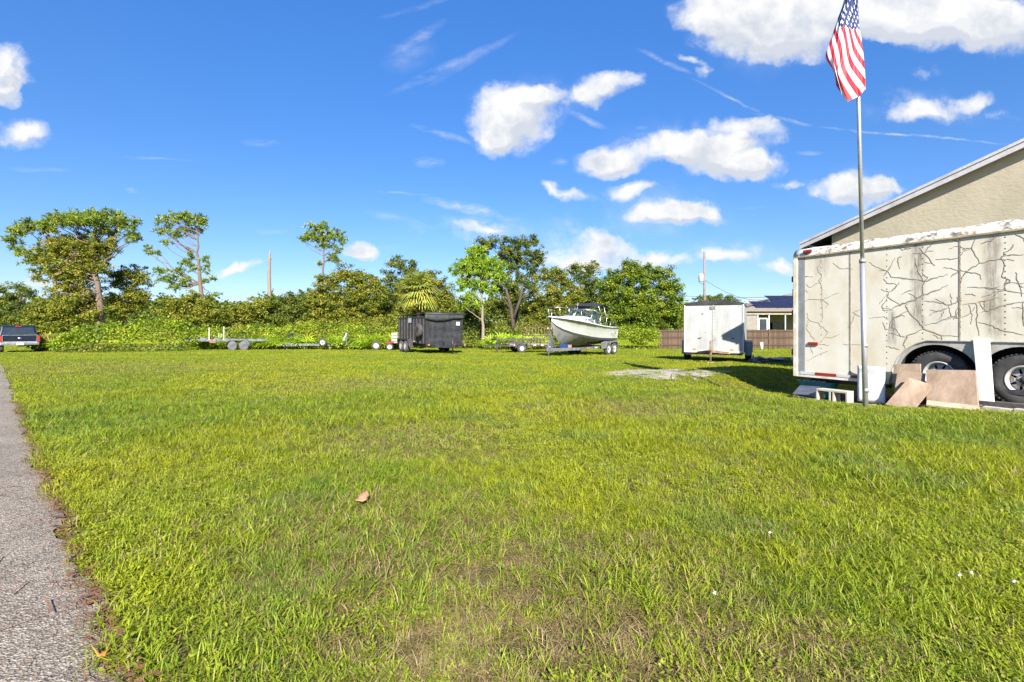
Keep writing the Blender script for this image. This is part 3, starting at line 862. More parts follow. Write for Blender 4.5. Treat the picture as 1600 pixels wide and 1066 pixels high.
for k in range(62):
    c = CR[rr.randrange(base_n)]
    if c[0][0] < 480 and rr.random() < .7: continue
    i = rr.randrange(len(c) - 1); t = rr.random()
    x = c[i][0] + (c[i + 1][0] - c[i][0]) * t; y = c[i][1] + (c[i + 1][1] - c[i][1]) * t
    a = rr.choice([0, 0, PI, PI, PI / 2, -PI / 2]) + rr.uniform(-.6, .6); L = rr.uniform(18, 60)
    q1 = (x + math.cos(a) * L, y + math.sin(a) * L); a += rr.uniform(-.7, .7); q2 = (q1[0] + math.cos(a) * L * .8, q1[1] + math.sin(a) * L * .8)
    if max(q1[1], q2[1]) < 640 and min(q1[1], q2[1]) > 150: CR.append([(x, y), q1, q2])
for i, c in enumerate(CR): ribbon(c, .009 if i >= base_n else (.025 if i in (6, 7, 4, 8) else (.018 if c[0][0] > 480 else .009)))
o = mb.build('cracks', M['crack'], big, kind='stuff')
# rivets down the panel posts
mb = MB()
for xs_ in ((205, 250, 760), (352, 210, 760), (537, 190, 790), (718, 180, 650), (908, 150, 640), (1135, 130, 640)):
    k = 0
    y = xs_[1]
    while y < xs_[2]:
        s, z = ts(*zz(xs_[0], y)); mb.lathe([(.011, 0), (.009, .004), (.001, .007)], (s, 0, z), n=6); y += 29 if xs_[0] > 300 else 34
for s in (-1.3, -.88, -2.0, -2.46, -3.1):
    for z in np.arange(.4, 2.6, .11): mb.lathe([(.011, 0), (.009, .004), (.001, .007)], (s, 0, z), n=6)
mb.build('rivets', M['crack'], big, kind='stuff')
for s in (2.28, .70, -.88): MBbox((s, .002, 1.4 + (.39 if cutz(s) > .5 else 0)), (.022, .006, 2.36 - (.78 if cutz(s) > .5 else 0))).build('seam_strip', M['crack'], big)
# tongue and jack in front (out of the picture)
mb = MB(); mb.bar((S0, -.4, .32), (S0 - 1.5, -1.18, .40), .08, .12); mb.bar((S0, -1.96, .32), (S0 - 1.5, -1.18, .40), .08, .12); mb.build('tongue', M['darksteel'], big)
mb = MB(); mb.tube([(S0 - 1.1, -1.18, .02), (S0 - 1.1, -1.18, .8)], .035); mb.lathe([(.001, 0), (.09, 0), (.09, .02), (.001, .02)], (S0 - 1.1, -1.18, 0), 'z', 12); mb.build('jack', M['darksteel'], big)

# ---- things leaning on and lying under it
def slab(nm, label, cat, corners, depth, mat, group=None, pxo=None, bevel=.004, nrm=None):
    "flat board given by its corners in world space; thickness 'depth' behind"
    c = sum(corners, Vector()) / len(corners)
    base = Vector((c.x, c.y, 0))
    nn = (corners[1] - corners[0]).cross(corners[2] - corners[0]).normalized()
    if nn.dot(Vector((0, 0, CH)) - c) < 0: nn = -nn
    vs = [q - base for q in corners] + [q - base - nn * depth for q in corners]
    n = len(corners)
    fs = [tuple(range(n)), tuple(reversed(range(n, 2 * n)))] + [(i, (i + 1) % n, n + (i + 1) % n, n + i) for i in range(n)]
    o = MB().add(vs, fs).build(nm, mat, None, bevel=bevel); o.location = base
    return tag(o, label, cat, group)
def tw(px, py, o):
    s, z = ts(px, py, o); return T2W(s, o, z)
# white skirt panel standing just left of the wheels, with a curled corner
vs = []; fs = []
cols = 10; rows = 10
for j in range(rows + 1):
    for i in range(cols + 1):
        u = i / cols; v = j / rows
        px = 1340 + 43 * u; py0 = 571 + 3.5 * u; py1 = 627 + 4 * u
        o = .10 + .03 * math.sin(u * PI) - .10 * (v) * 0 + .05 * (1 - v) ** 2 * (-1) + (.07 * (u - .75) / .25 * v if u > .75 else 0)
        q = tw(px, py0 + (py1 - py0) * v, .07 + .10 * v + (.03 * math.sin(u * PI) if v < .2 else 0))
        vs.append(q)
for j in range(rows):
    for i in range(cols): fs.append((j * (cols + 1) + i, j * (cols + 1) + i + 1, (j + 1) * (cols + 1) + i + 1, (j + 1) * (cols + 1) + i))
base = T2W(2.1, .2, 0)
tag_o = MB().add([q - base for q in vs], fs, True).build('skirt_panel', M['dirtywhite'], None, solid=.012); tag_o.location = base
tag(tag_o, 'white plastic sheet leaning on the big trailer right behind the flagpole foot', 'panel')
# white plank between the wheels, leaning
slab('white_plank', 'tall narrow white plank leaning between the two trailer wheels', 'plank', [tw(1520, 530, .02), tw(1546, 530, .02), tw(1553.5, 632, .30), tw(1530, 634, .30)], .025, M['dirtywhite'])
# tan tiles
slab('floor_tile', 'rear tan tile standing upright behind two leaning smaller tiles', 'tile', [tw(1396, 569, .10), tw(1438.5, 568.5, .10), tw(1438, 618, .22), tw(1398, 622, .22)], .02, M['tan_tile'], 'tan tiles leaning on the trailer')
slab('floor_tile', 'middle tan tile of the leaning pile, slightly tilted', 'tile', [tw(1402, 579, .18), tw(1446, 583.5, .18), tw(1441, 628, .34), tw(1396, 622, .34)], .02, M['tan_tile'], 'tan tiles leaning on the trailer')
slab('floor_tile', 'front tan tile leaning strongly tilted with its lower corner in the grass', 'tile', [tw(1420, 590, .30), tw(1460, 602, .30), tw(1428, 641.5, .60), tw(1383, 632, .60)], .02, M['tan_tile'], 'tan tiles leaning on the trailer')
slab('square_board', 'large square tan board leaning in front of the left trailer wheel', 'board', [tw(1447, 577.5, .20), tw(1524, 578.5, .20), tw(1529, 635, .45), tw(1447.5, 633, .45)], .03, M['tan_tile'])
slab('ground_slab', 'pale tan slab lying flat below the large square board', 'slab', [T2W(*ts(1448, 634, .46)[:1], .46, .05), T2W(ts(1528, 634, .46)[0], .46, .05), T2W(ts(1536, 650, .80)[0], .80, .025), T2W(ts(1447, 650, .80)[0], .80, .025)], .03, pm('pale_slab', (.48, .36, .25), .8, 0, (.38, .27, .18), 6, bump=.2))
# cinder block on its side
cb = thing('cinder_block', 'grey cinder block with two square holes lying under the big trailer', 'block', T2W(2.36, .38, gz(2.36, .38) - .02), TA)
L_, H_, D_ = .54, .29, .22
mb = MB()
for z in (.055, .285): mb.box((0, 0, z), (L_, D_, .035))
for x in (-.255, -.03, .03, .255): mb.box((x, 0, .17), (.03, D_, .195))
mb.build('block_shell', M['concrete'], cb, bevel=.004)
# planks along the ground
def plank(label, a, b, w, h, mat, rz=0, z=0.0, group='boards lying along the foot of the big trailer'):
    A = T2W(a[0], a[1], z + h / 2 + gz(*a)); B = T2W(b[0], b[1], z + h / 2 + gz(*b))
    mid = (A + B) / 2; base = Vector((mid.x, mid.y, 0))
    o = MB().bar(A - base, B - base, w, h).build('ground_board', mat, None, bevel=.006); o.location = base
    return tag(o, label, 'board', group)
plank('weathered tan board lying in the grass below the cinder block', (3.45, .55), (2.55, .50), .30, .045, M['oldwood'])
plank('weathered brown board lying at the foot of the flagpole', (2.55, .45), (1.70, .42), .18, .04, M['oldwood'], z=.005)
slab('dark_panel', 'dark blue-grey panel lying on the tan board at the rear corner of the big trailer', 'panel', [tw(1250, 602, .0), tw(1282, 604, .0), tw(1281, 617, .40), tw(1238, 615, .48)], .02, pm('slate_blue', (.08, .09, .12), .4, 0, (.05, .055, .08), 5))
plank('black timber lying under the right trailer wheel', (.42, .22), (-1.4, .30), .15, .09, pm('black_timber', (.045, .04, .038), .9, 0, (.09, .075, .065), 6, bump=.4, stretch=(.3, 3, 3)), z=.055)
for k in range(5):
    c = T2W(.16 - .33 * k, .33, gz(.16 - .33 * k, .33) - .01)
    o = MBbox((0, 0, .035), (.30, .18, .07)).build('paver', M['concrete'], None, bevel=.006); o.location = c; o.rotation_euler = (0, 0, TA + random.uniform(-.04, .04))
    tag(o, ['first concrete paver right of the white plank under the black timber', 'second concrete paver right of the white plank under the black timber', 'third concrete paver under the black timber', 'fourth concrete paver under the black timber', 'last concrete paver under the end of the black timber'][k], 'paver', 'pavers under the black timber')
# teal tub under the trailer
tb = thing('plastic_tub', 'teal plastic tub with white rags shoved under the big trailer', 'tub', T2W(3.02, -.28, gz(3.0, -.2)), TA)
mb = MB(); mb.lathe([(.001, .02), (.17, .02), (.24, .16), (.255, .17), (.235, .165), (.16, .03)], axis='z', n=20); ob = mb.build('tub_body', pm('teal_plastic', (.01, .22, .24), .4, 0, (.012, .16, .18), 4), tb); ob.scale = (1.55, .8, 2.1)
mb = MB()
for k in range(5): mb.lathe([(.001, -.02), (.05, -.01), (.06, .01), (.001, .03)], (-.14 + .09 * k, .02, .345), 'z', 7)
mb.build('rag', M['white'], tb)
# pipes/axles under body
mb = MB(); mb.bar((3.2, -.4, .14), (1.8, -.4, .14), .08, .1); mb.bar((3.2, -1.9, .14), (-3, -1.9, .14), .08, .1)
for x in (0, 1.0): mb.tube([(x, -.2, .42), (x, -2.1, .42)], .04)
mb.build('chassis', M['darksteel'], big)
for cx_ in (0.0, 1.0): wheel(big, cx_, -2.15, .42, .40, .2, .215, M['rim'], 8, tread=False, out=-1)
# trampled soil strip by the trailer foot
vs = []; fs = []
ns, no = 60, 26
for i in range(ns + 1):
    a = -3.6 + 7.1 * i / ns
    o1 = float(np.interp(a, [-3.6, -2, -.3, .3, .9, 1.5, 1.9, 2.6, 3.5], [.3, .45, .5, .62, .82, .76, .62, .72, .68])) + .03 * math.sin(a * 9)
    for j in range(no + 1):
        o_ = -2.4 + (o1 + 2.4) * j / no; vs.append(T2W(a, o_, gz(a, o_) + .012))
for i in range(ns):
    for j in range(no): fs.append((i * (no + 1) + j, i * (no + 1) + j + 1, (i + 1) * (no + 1) + j + 1, (i + 1) * (no + 1) + j))
MB().add(vs, fs, True).build('bare_soil', pm('bare_soil', (.20, .14, .09), 1, 0, (.10, .07, .045), 7, bump=.8, bscale=30), None, kind='structure')
GRASS_HOLES.append([(p.x, p.y) for p in [T2W(3.55, .75), T2W(2.5, .66), T2W(1.8, .55), T2W(1.6, .70), T2W(.3, .72), T2W(-.2, .42), T2W(-3.6, .3), T2W(-3.6, -2.3), T2W(3.1, -2.3)]])

# ------------------------------------------------------------ flagpole and flag
PB = Vector((553 / F * 7.12, 7.12, 0))
def ppt(px, py, Y=7.12): return D(px, py, Y) - PB
pole = thing('flagpole', 'tall slim metal flagpole standing in front of the big trailer', 'flagpole', PB)
Mp = pm('pole_metal', (.50, .50, .49), .35, .7, (.36, .36, .36), 8)
MB().tube([(0, 0, -.3), ppt(1347.5, 410)], .036, 14).build('lower_section', Mp, pole)
MB().tube([ppt(1347.5, 411), ppt(1341.5, 160), ppt(1336, -60)], .026, 14).build('upper_section', Mp, pole)
for (x, y, r) in ((1347.6, 408, .044), (1351.2, 540, .041), (1352.6, 610, .042)): MB().tube([ppt(x, y + 3), ppt(x, y - 3)], r, 14).build('collar', Mp, pole)
MB().lathe([(.001, .055), (.04, .04), (.055, 0), (.04, -.04), (.001, -.055)], ppt(1335.7, -66), 'z', 14).build('finial', pm('gilt', (.55, .38, .1), .3, .9), pole)

def flag_mat():
    m, b, p, out = newmat('stripes_and_stars')
    uv = b.n('ShaderNodeAttribute', attribute_name='fly'); u = uv.outputs['Fac']
    hv = b.n('ShaderNodeAttribute', attribute_name='hoist'); h = hv.outputs['Fac']
    st = b.m('LESS_THAN', b.m('FRACT', b.m('MULTIPLY', h, 6.5)), .5)
    c = b.mix(st, (.78, .77, .76), (.52, .018, .035))
    ca = b.m('MULTIPLY', b.m('LESS_THAN', u, .40), b.m('LESS_THAN', h, .5385))
    # staggered stars
    def stars(off):
        a = b.m('SUBTRACT', b.m('FRACT', b.m('ADD', b.m('MULTIPLY', u, 6 / .40), off)), .5)
        e = b.m('SUBTRACT', b.m('FRACT', b.m('ADD', b.m('MULTIPLY', h, 5 / .5385), off)), .5)
        r = b.m('SQRT', b.m('ADD', b.m('MULTIPLY', a, a), b.m('MULTIPLY', e, e)))
        th = b.m('ARCTAN2', e, a)
        lim = b.m('ADD', .17, b.m('MULTIPLY', b.m('COSINE', b.m('MULTIPLY', th, 5.0)), .07))
        return b.m('LESS_THAN', r, lim)
    sr = b.m('MAXIMUM', stars(0.0), stars(0.5))
    cc = b.mix(sr, (.018, .035, .14), (.78, .77, .78))
    c = b.mix(ca, c, cc)
    b.l(c, p.inputs['Base Color']); p.inputs['Roughness'].default_value = .6
    tr = b.n('ShaderNodeBsdfTranslucent'); b.l(c, tr.inputs[0])
    mx = b.n('ShaderNodeMixShader'); mx.inputs[0].default_value = .3
    b.l(p.outputs[0], mx.inputs[1]); b.l(tr.outputs[0], mx.inputs[2]); b.l(mx.outputs[0], out.inputs[0])
    return m
NET = [  # rows: left, fold, right -> (px, py, fly, hoist)
 [(1333, -60, .30, .35), (1335, -60, .12, .15), (1338, -60, .0, .0)],
 [(1318, 0, .30, .40), (1329, 0, .24, .26), (1341, 0, .16, .0)],
 [(1307, 33, .36, .56), (1318, 33, .36, .46), (1343, 40, .36, .04)],
 [(1299, 60, .42, .78), (1317, 62, .48, .56), (1346, 62, .50, .13)],
 [(1291, 88, .50, .98), (1312, 92, .58, .68), (1349, 90, .66, .27)],
 [(1303, 112, .62, .99), (1309, 118, .74, .78), (1351, 115, .82, .41)],
 [(1306, 134, .80, .98), (1325, 161, 1., .86), (1353, 140, 1., .54)]]
flag = thing('flag', 'limp United States flag with red and white stripes hanging from the flagpole', 'flag', PB)
rows = []
def lerp4(a, c, t): return tuple(a[i] + (c[i] - a[i]) * t for i in range(4))
def cat4(p0, p1, p2, p3, t): return tuple(.5 * ((2 * p1[i]) + (-p0[i] + p2[i]) * t + (2 * p0[i] - 5 * p1[i] + 4 * p2[i] - p3[i]) * t * t + (-p0[i] + 3 * p1[i] - 3 * p2[i] + p3[i]) * t ** 3) for i in range(4))
for r in range(len(NET) - 1):
    for k in range(8 if r < len(NET) - 2 else 9):
        t = k / 8
        g = [NET[max(0, min(len(NET) - 1, r + d))] for d in (-1, 0, 1, 2)]
        rows.append([cat4(g[0][j], g[1][j], g[2][j], g[3][j], t) for j in range(3)])
V = []; U = []; H = []
nc = 26
for i, rw in enumerate(rows):
    v = i / (len(rows) - 1)
    for j in range(nc + 1):
        t = j / nc
        q = lerp4(rw[0], rw[1], t / .4) if t < .4 else lerp4(rw[1], rw[2], (t - .4) / .6)
        # cloth waves in depth
        dep = (-.10 * (1 - abs(t - .4) / .4) if t < .4 else -.10 * (1 - (t - .4) / .6)) * (.5 + v)
        dep += .035 * math.sin(t * 15 + v * 3) * (.4 + v) + .02 * math.sin(t * 31 + v * 5)
        V.append(D(q[0] + .8 * math.sin(t * 9 + v * 7), q[1] + 1.2 * math.sin(t * 11), 7.07 + dep) - PB); U.append(q[2]); H.append(q[3])
Fc = [(i * (nc + 1) + j, i * (nc + 1) + j + 1, (i + 1) * (nc + 1) + j + 1, (i + 1) * (nc + 1) + j) for i in range(len(rows) - 1) for j in range(nc)]
fo = npmesh('cloth', np.array([tuple(q) for q in V]), np.array(Fc), flag_mat(), flag, smooth=True)
for nm, dat in (('fly', U), ('hoist', H)):
    a = fo.data.attributes.new(nm, 'FLOAT', 'POINT'); a.data.foreach_set('value', np.array(dat, dtype=np.float32))

# ------------------------------------------------------------ near house with the gable
def stucco_mat():
    m, b, p, out = newmat('tan_stucco')
    tc = b.n('ShaderNodeTexCoord'); O = tc.outputs['Object']
    c = b.mix(b.mr(b.noise(O, 1.2, 4, .6), .4, .62), (.425, .37, .255), (.375, .325, .22))
    b.l(c, p.inputs['Base Color']); p.inputs['Roughness'].default_value = .9
    bp = b.n('ShaderNodeBump'); bp.inputs['Strength'].default_value = .7; bp.inputs['Distance'].default_value = .012
    b.l(b.noise(b.v('MULTIPLY', O, (1, 1, 1.6)), 11, 5, .65), bp.inputs['Height']); b.l(bp.outputs[0], p.inputs['Normal'])
    return m
M['stucco'] = stucco_mat()
M['trimw'] = pm('grey_white_trim', (.48, .46, .44), .55, 0, (.36, .34, .33), 3)
M['shingle'] = pm('roof_shingle', (.10, .09, .085), .9, 0, (.16, .14, .12), 6, bump=.6)
hs_ = thing('gabled_house', 'tan stucco house with gable end standing behind the big trailer', 'house', T2W(4.71, -3.9, 0), TA)
HX0, HX1 = -14.2, -.09; ZTIP = 3.54; SL = .3146; RX = (.66 + -14.7) / 2      # local x
def hz(x): return ZTIP + SL * min(.66 - x, x + 14.7)
xt = .66
apx = (xt - 14.7) / 2
wall = [(HX1, -.1), (HX1, hz(HX1) - .03), (apx, hz(apx) - .03), (HX0 + .15, hz(HX0 + .15) - .03), (HX0 + .15, -.1)]
MB().prism(wall, -.2, 0, sx).build('gable_wall', M['stucco'], hs_)
MB().prism(wall, -11.2, -11, sx).build('gable_wall', M['stucco'], hs_)
MBbox((HX1 - .1, -5.6, 1.6), (.2, 10.8, 3.4)).build('side_wall', M['stucco'], hs_)
MBbox((HX0 + .25, -5.6, 1.6), (.2, 10.8, 3.4)).build('side_wall', M['stucco'], hs_)
rf = MB()
for sgn in (1, -1):
    a0 = xt if sgn > 0 else -14.7
    n_ = Vector((SL * sgn, 0, 1)).normalized() * .05
    A = [Vector((a0, .17, ZTIP)), Vector((apx, .17, hz(apx))), Vector((apx, -11.5, hz(apx))), Vector((a0, -11.5, ZTIP))]
    rf.add([q + n_ * 0 for q in A] + [q + n_ for q in A], [(0, 1, 2, 3), (4, 5, 6, 7), (0, 1, 5, 4), (1, 2, 6, 5), (2, 3, 7, 6), (3, 0, 4, 7)])
rf.build('roof', M['shingle'], hs_)
for sgn in (1, -1):
    a0 = xt if sgn > 0 else -14.7
    f_ = MB(); f_.add([(a0, .15, ZTIP - .005), (apx, .15, hz(apx) - .005), (apx, .15, hz(apx) - .13), (a0, .15, ZTIP - .13), (a0, .185, ZTIP - .005), (apx, .185, hz(apx) - .005), (apx, .185, hz(apx) - .13), (a0, .185, ZTIP - .13)], [(0, 1, 2, 3), (4, 5, 6, 7), (0, 1, 5, 4), (2, 3, 7, 6), (0, 3, 7, 4), (1, 2, 6, 5)])
    f_.build('rake_board', M['trimw'], hs_)
    d_ = MB(); d_.add([(a0, .19, ZTIP + .05), (apx, .19, hz(apx) + .05), (apx, .19, hz(apx) - .012), (a0, .19, ZTIP - .012), (a0, .205, ZTIP + .05), (apx, .205, hz(apx) + .05), (apx, .205, hz(apx) - .012), (a0, .205, ZTIP - .012)], [(0, 1, 2, 3), (4, 5, 6, 7), (0, 1, 5, 4), (2, 3, 7, 6), (0, 3, 7, 4), (1, 2, 6, 5)])
    d_.build('drip_edge', M['trimw'], hs_)
    e_ = MBbox((a0 - .02 * sgn, -5.6, ZTIP - .09), (.03, 11.4, .15)); e_.build('fascia', M['trimw'], hs_)
    MBbox((a0 - .30 * sgn, -5.6, ZTIP - .17), (.52, 11.2, .02)).build('soffit', M['trimw'], hs_)
# ------------------------------------------------------------ helper for simple trailer wheels (few pixels)
def small_wheel(parent, x, y, z, r, w, rimmat, out=1, rimr=None, axis='y'):
    rimr = rimr or r * .56
    ho = MB().lathe([(.001, w * .34 * out), (rimr * .3, w * .34 * out), (rimr * .34, 0)], n=12).build('wheel', M['darksteel'], parent); ho.location = (x, y, z)
    MB().lathe([(rimr, -w * .42), (r * .9, -w * .5), (r, -w * .3), (r, w * .3), (r * .9, w * .5), (rimr, w * .42)], n=28).build('tyre', M['rubber'], ho)
    rm = MB().lathe([(rimr * 1.02, w * .44 * out), (rimr * .9, w * .3 * out), (rimr * .6, w * .12 * out), (rimr * .25, w * .22 * out)], n=24)
    rm.build('rim', rimmat, ho, solid=.004)
    return ho

# ------------------------------------------------------------ small white cargo trailer
rv = MB()
# local: x across its front to the right, y along it away from us
QA = R(-28)
q0 = D(1070, 560, 18.0); q0.z = terr(18.0)
ct = thing('cargo_trailer', 'small white cargo trailer with black roof edge and rusty jack, front towards us', 'trailer', q0, QA)
Mw = pm('chalky_white_skin', (.60, .61, .61), .55, 0, (.48, .49, .49), 1.6, stretch=(2, 2, .6))
def specked():
    m, b, p, out = newmat('stained_white_skin')
    tc = b.n('ShaderNodeTexCoord'); O = tc.outputs['Object']
    c = b.mix(b.mr(b.noise(b.v('MULTIPLY', O, (2, 2, .5)), 1.6, 5, .65), .42, .62), (.33, .33, .315), (.25, .25, .235))
    c = b.mix(b.mr(b.noise(b.v('MULTIPLY', O, (2, 2, .7)), 6, 4, .7), .66, .72, 0, .7), c, (.22, .18, .14))
    b.l(c, p.inputs['Base Color']); p.inputs['Roughness'].default_value = .5
    bp = b.n('ShaderNodeBump'); bp.inputs['Strength'].default_value = .3; bp.inputs['Distance'].default_value = .03
    b.l(b.noise(O, 2.2, 3), bp.inputs['Height']); b.l(bp.outputs[0], p.inputs['Normal'])
    return m
Mw = specked()
CW, CL, CB, CT = 1.98, 3.0, .38, 2.14
MBbox((CW / 4 - .002, .02, (CB + CT) / 2), (CW / 2 - .006, .04, CT - CB)).build('front_panel', Mw, ct)
MBbox((CW * .75 + .002, .02, (CB + CT) / 2), (CW / 2 - .006, .04, CT - CB)).build('front_panel', Mw, ct)
MBbox((CW / 2, -.006, (CB + CT) / 2), (.05, .02, CT - CB)).build('seam_strip', Mw, ct)
for x, nm in ((0.02, 'side_panel'), (CW - .02, 'side_panel')): MBbox((x, CL / 2 + .04, (CB + CT) / 2), (.04, CL, CT - CB)).build(nm, Mw, ct)
for x in (0, CW): MBbox((x, -.004, (CB + CT) / 2), (.045, .05, CT - CB + .01)).build('corner_trim', M['white'], ct, bevel=.008)
MBbox((CW / 2, CL + .06, (CB + CT) / 2), (CW, .04, CT - CB)).build('rear_door', Mw, ct)
n = 8
pr = [(-.02 + (CW + .04) * i / n, CT + .02 + .12 * math.sin(PI * i / n)) for i in range(n + 1)]
MB().prism([(-.02, CT - .03)] + pr + [(CW + .02, CT - .03)], -.03, CL + .09, lambda a, b_, d: (a, d, b_)).build('roof', M['black'], ct)
MBbox((CW / 2, -.012, CB + .02), (CW, .03, .07)).build('bottom_rail', M['cream'], ct)
MBbox((CW / 2, CL / 2, CB - .05), (CW - .1, CL - .1, .10)).build('chassis', M['darksteel'], ct)
MBbox((CW / 2 - .03, -.02, 2.0), (.18, .02, .10)).build('vent_cover', M['galv'], ct, bevel=.006)
tg = MB(); tg.bar((.45, .0, CB - .02), (CW / 2, -1.0, .46), .05, .08); tg.bar((CW - .45, .0, CB - .02), (CW / 2, -1.0, .46), .05, .08); tg.build('tongue', M['rust'], ct)
MB().tube([(CW / 2, -.96, .08), (CW / 2, -.96, .82)], .035, 10).build('jack', M['rust'], ct)
MB().tube([(CW / 2, -.96, .82), (CW / 2 + .14, -.96, .84), (CW / 2 + .16, -.96, .95)], .012, 6).build('jack_crank', M['rust'], ct)
MBbox((CW / 2, -.96, .04), (.22, .26, .09)).build('jack_block', M['oldwood'], ct, bevel=.006)
MBbox((CW / 2, -1.05, .50), (.09, .14, .07)).build('coupler', M['rust'], ct, bevel=.01)
for sgn, x in ((1, CW + .13), (-1, -.13)):
    MB().prism([(.95, .32), (.98, .72), (1.14, .80), (1.86, .80), (2.02, .72), (2.05, .32), (1.96, .32), (1.93, .70), (1.07, .70), (1.04, .32)], x - .12, x + .12, lambda a, b_, d: (d, a, b_)).build('fender', Mw, ct)
    MBbox((x, .97, .50), (.24, .02, .52)).build('fender_front', Mw, ct)
    w_ = MB().lathe([(.16, -.10), (.29, -.11), (.32, -.07), (.32, .07), (.29, .11), (.16, .10)], (0, 0, 0), 'x', 26).build('wheel', M['rubber'], ct); w_.location = (x - .02 * sgn, 1.5, .32)
    MB().lathe([(.165, .1), (.1, .05), (.04, .09), (.001, .09)], (0, 0, 0), 'x', 16).build('rim', M['rim'], w_, solid=.004)
for x in (.35, 1.62): MBbox((x, -.012, CB + .10), (.10, .03, .05)).build('marker_light', M['amber'], ct, bevel=.006)
for z in np.arange(CB + .12, CT - .05, .12):
    for x in (.06, CW / 2 - .04, CW / 2 + .04, CW - .06): rv.lathe([(.010, 0), (.008, -.004), (.001, -.006)], (x, -.001, z), n=5)
rv.build('rivets', M['greytrim'], ct, kind='stuff')
# little scuffs of missing paint on the front
mb = MB()
for (x, z, s) in ((.50, .88, .05), (.56, .9, .03), (1.65, .9, .045), (.62, 1.78, .04), (.72, 1.1, .02)): mb.box((x, -.003, z), (s * 1.6, .006, s))
mb.build('scuffs', M['darksteel'], ct, kind='stuff')

# ------------------------------------------------------------ black dump trailer. x across the front (to the right), y along it to its tail
DA = R(32)
d0 = D(665.6, 549, 29.0); d0.z = terr(29.6)
dt = thing('dump_trailer', 'tall black dump trailer with rolled tarp and spare tyre on its side', 'trailer', d0, DA)
DW, DL, DB, DT = 2.42, 5.0, .62, 2.36
P1 = M['black']
MBbox((DW / 2, .02, (DB + DT) / 2), (DW, .05, DT - DB)).build('front_wall', P1, dt)
MBbox((0, DL / 2 + .05, (DB + DT) / 2 - .06), (.05, DL, DT - DB - .12)).build('side_wall', P1, dt)
MBbox((DW, DL / 2 + .05, (DB + DT) / 2 - .06), (.05, DL, DT - DB - .12)).build('side_wall', P1, dt)
MBbox((DW / 2, DL + .08, (DB + DT) / 2 - .06), (DW, .05, DT - DB - .12)).build('tailgate', P1, dt)
for k in range(9): MBbox((-.05, .3 + k * .56, (DB + DT) / 2 - .08), (.07, .09, DT - DB - .2)).build('side_rib', M['darksteel'], dt)
for k in range(9): MBbox((DW + .05, .3 + k * .56, (DB + DT) / 2 - .08), (.07, .09, DT - DB - .2)).build('side_rib', M['darksteel'], dt)
for x in (0, DW): MBbox((x, DL / 2, DT - .10), (.12, DL + .1, .10)).build('top_rail', P1, dt)
for x in (.03, DW / 2, DW - .03): MBbox((x, -.03, (DB + DT) / 2), (.07, .05, DT - DB)).build('front_post', P1, dt)
Mt = pm('black_tarp', (.022, .022, .023), .6, 0, (.04, .04, .04), 5, bump=.8, bscale=8)
vs = []; fs = []
nx_, ny_ = 14, 18
for j in range(ny_ + 1):
    for i in range(nx_ + 1):
        x = -.08 + (DW + .16) * i / nx_; y = -.06 + (DL + .1) * j / ny_
        z = DT + .06 + .05 * math.sin(PI * i / nx_) + .035 * math.sin(j * 1.9) * math.sin(PI * i / nx_) + .02 * random.random() + (.06 if j < 3 else 0)
        vs.append((x, y, z))
for j in range(ny_):
    for i in range(nx_): fs.append((j * (nx_ + 1) + i, j * (nx_ + 1) + i + 1, (j + 1) * (nx_ + 1) + i + 1, (j + 1) * (nx_ + 1) + i))
MB().add(vs, fs, True).build('tarp', Mt, dt, solid=.02)
vs = []; fs = []
for i in range(21):
    t = i / 20; x = -.1 + (DW + .2) * t; sag = .24 + .14 * math.sin(PI * min(1, t * 1.35)) - .05 * t
    for k, (yy, zz_) in enumerate(((-.05, DT + .12), (-.12, DT + .05), (-.13, DT - sag * .6), (-.10, DT - sag))): vs.append((x, yy + .01 * math.sin(i), zz_))
for i in range(20):
    for k in range(3): fs.append((i * 4 + k, i * 4 + k + 1, (i + 1) * 4 + k + 1, (i + 1) * 4 + k))
MB().add(vs, fs, True).build('tarp_flap', Mt, dt, solid=.02)
MB().tube([(-.1, -.1, DT + .10), (DW + .18, -.1, DT + .07)], .07, 10).build('tarp_roll', Mt, dt)
MBbox((DW - .32, -.06, 1.86), (.24, .012, .22)).build('sticker', M['white'], dt)
MBbox((DW - .32, -.069, 1.90), (.16, .006, .04)).build('sticker_print', M['darksteel'], dt)
MBbox((-.095, 2.55, 2.08), (.012, .55, .30)).build('name_plate', pm('pale_blue_plate', (.30, .36, .40), .5), dt)
for k in range(10): MBbox((-.09, 1.55 + k * .24, DB + .12), (.02, .2, .06)).build('reflector_strip', M['silver_tape'] if k % 2 else M['red_lens'], dt)
# frame, tongue, jack, fenders, spare
for x in (.35, DW - .35): MB().bar((x, -.2, .52), (x, DL, .52), .1, .16).build('chassis_rail', P1, dt)
tg = MB(); tg.bar((.4, -.1, .48), (DW / 2, -1.35, .48), .09, .14); tg.bar((DW - .4, -.1, .48), (DW / 2, -1.35, .48), .09, .14); tg.build('tongue', P1, dt)
MBbox((DW / 2, -.5, .62), (.55, .4, .28)).build('tool_box', P1, dt, bevel=.01)
MB().tube([(DW / 2, -1.2, .06), (DW / 2, -1.2, 1.05)], .045, 10).build('jack', P1, dt)
MBbox((DW / 2 + .1, -1.2, .04), (.3, .3, .06)).build('jack_foot', P1, dt)
MB().bar((-.05, -.10, .56), (DW + .05, -.10, .56), .08, .14).build('front_beam', P1, dt)
for x, mt in ((.12, M['amber']), (DW - .6, M['red_lens']), (1.3, M['silver_tape'])): MBbox((x, -.15, .57), (.22 if x == 1.3 else .1, .03, .08)).build('marker_light', mt, dt)
MB().tube([(DW - .3, -.4, .5), (DW - .22, -.75, .62), (DW - .35, -1.1, .52)], .05, 8).build('chain_bag', M['rust'], dt)
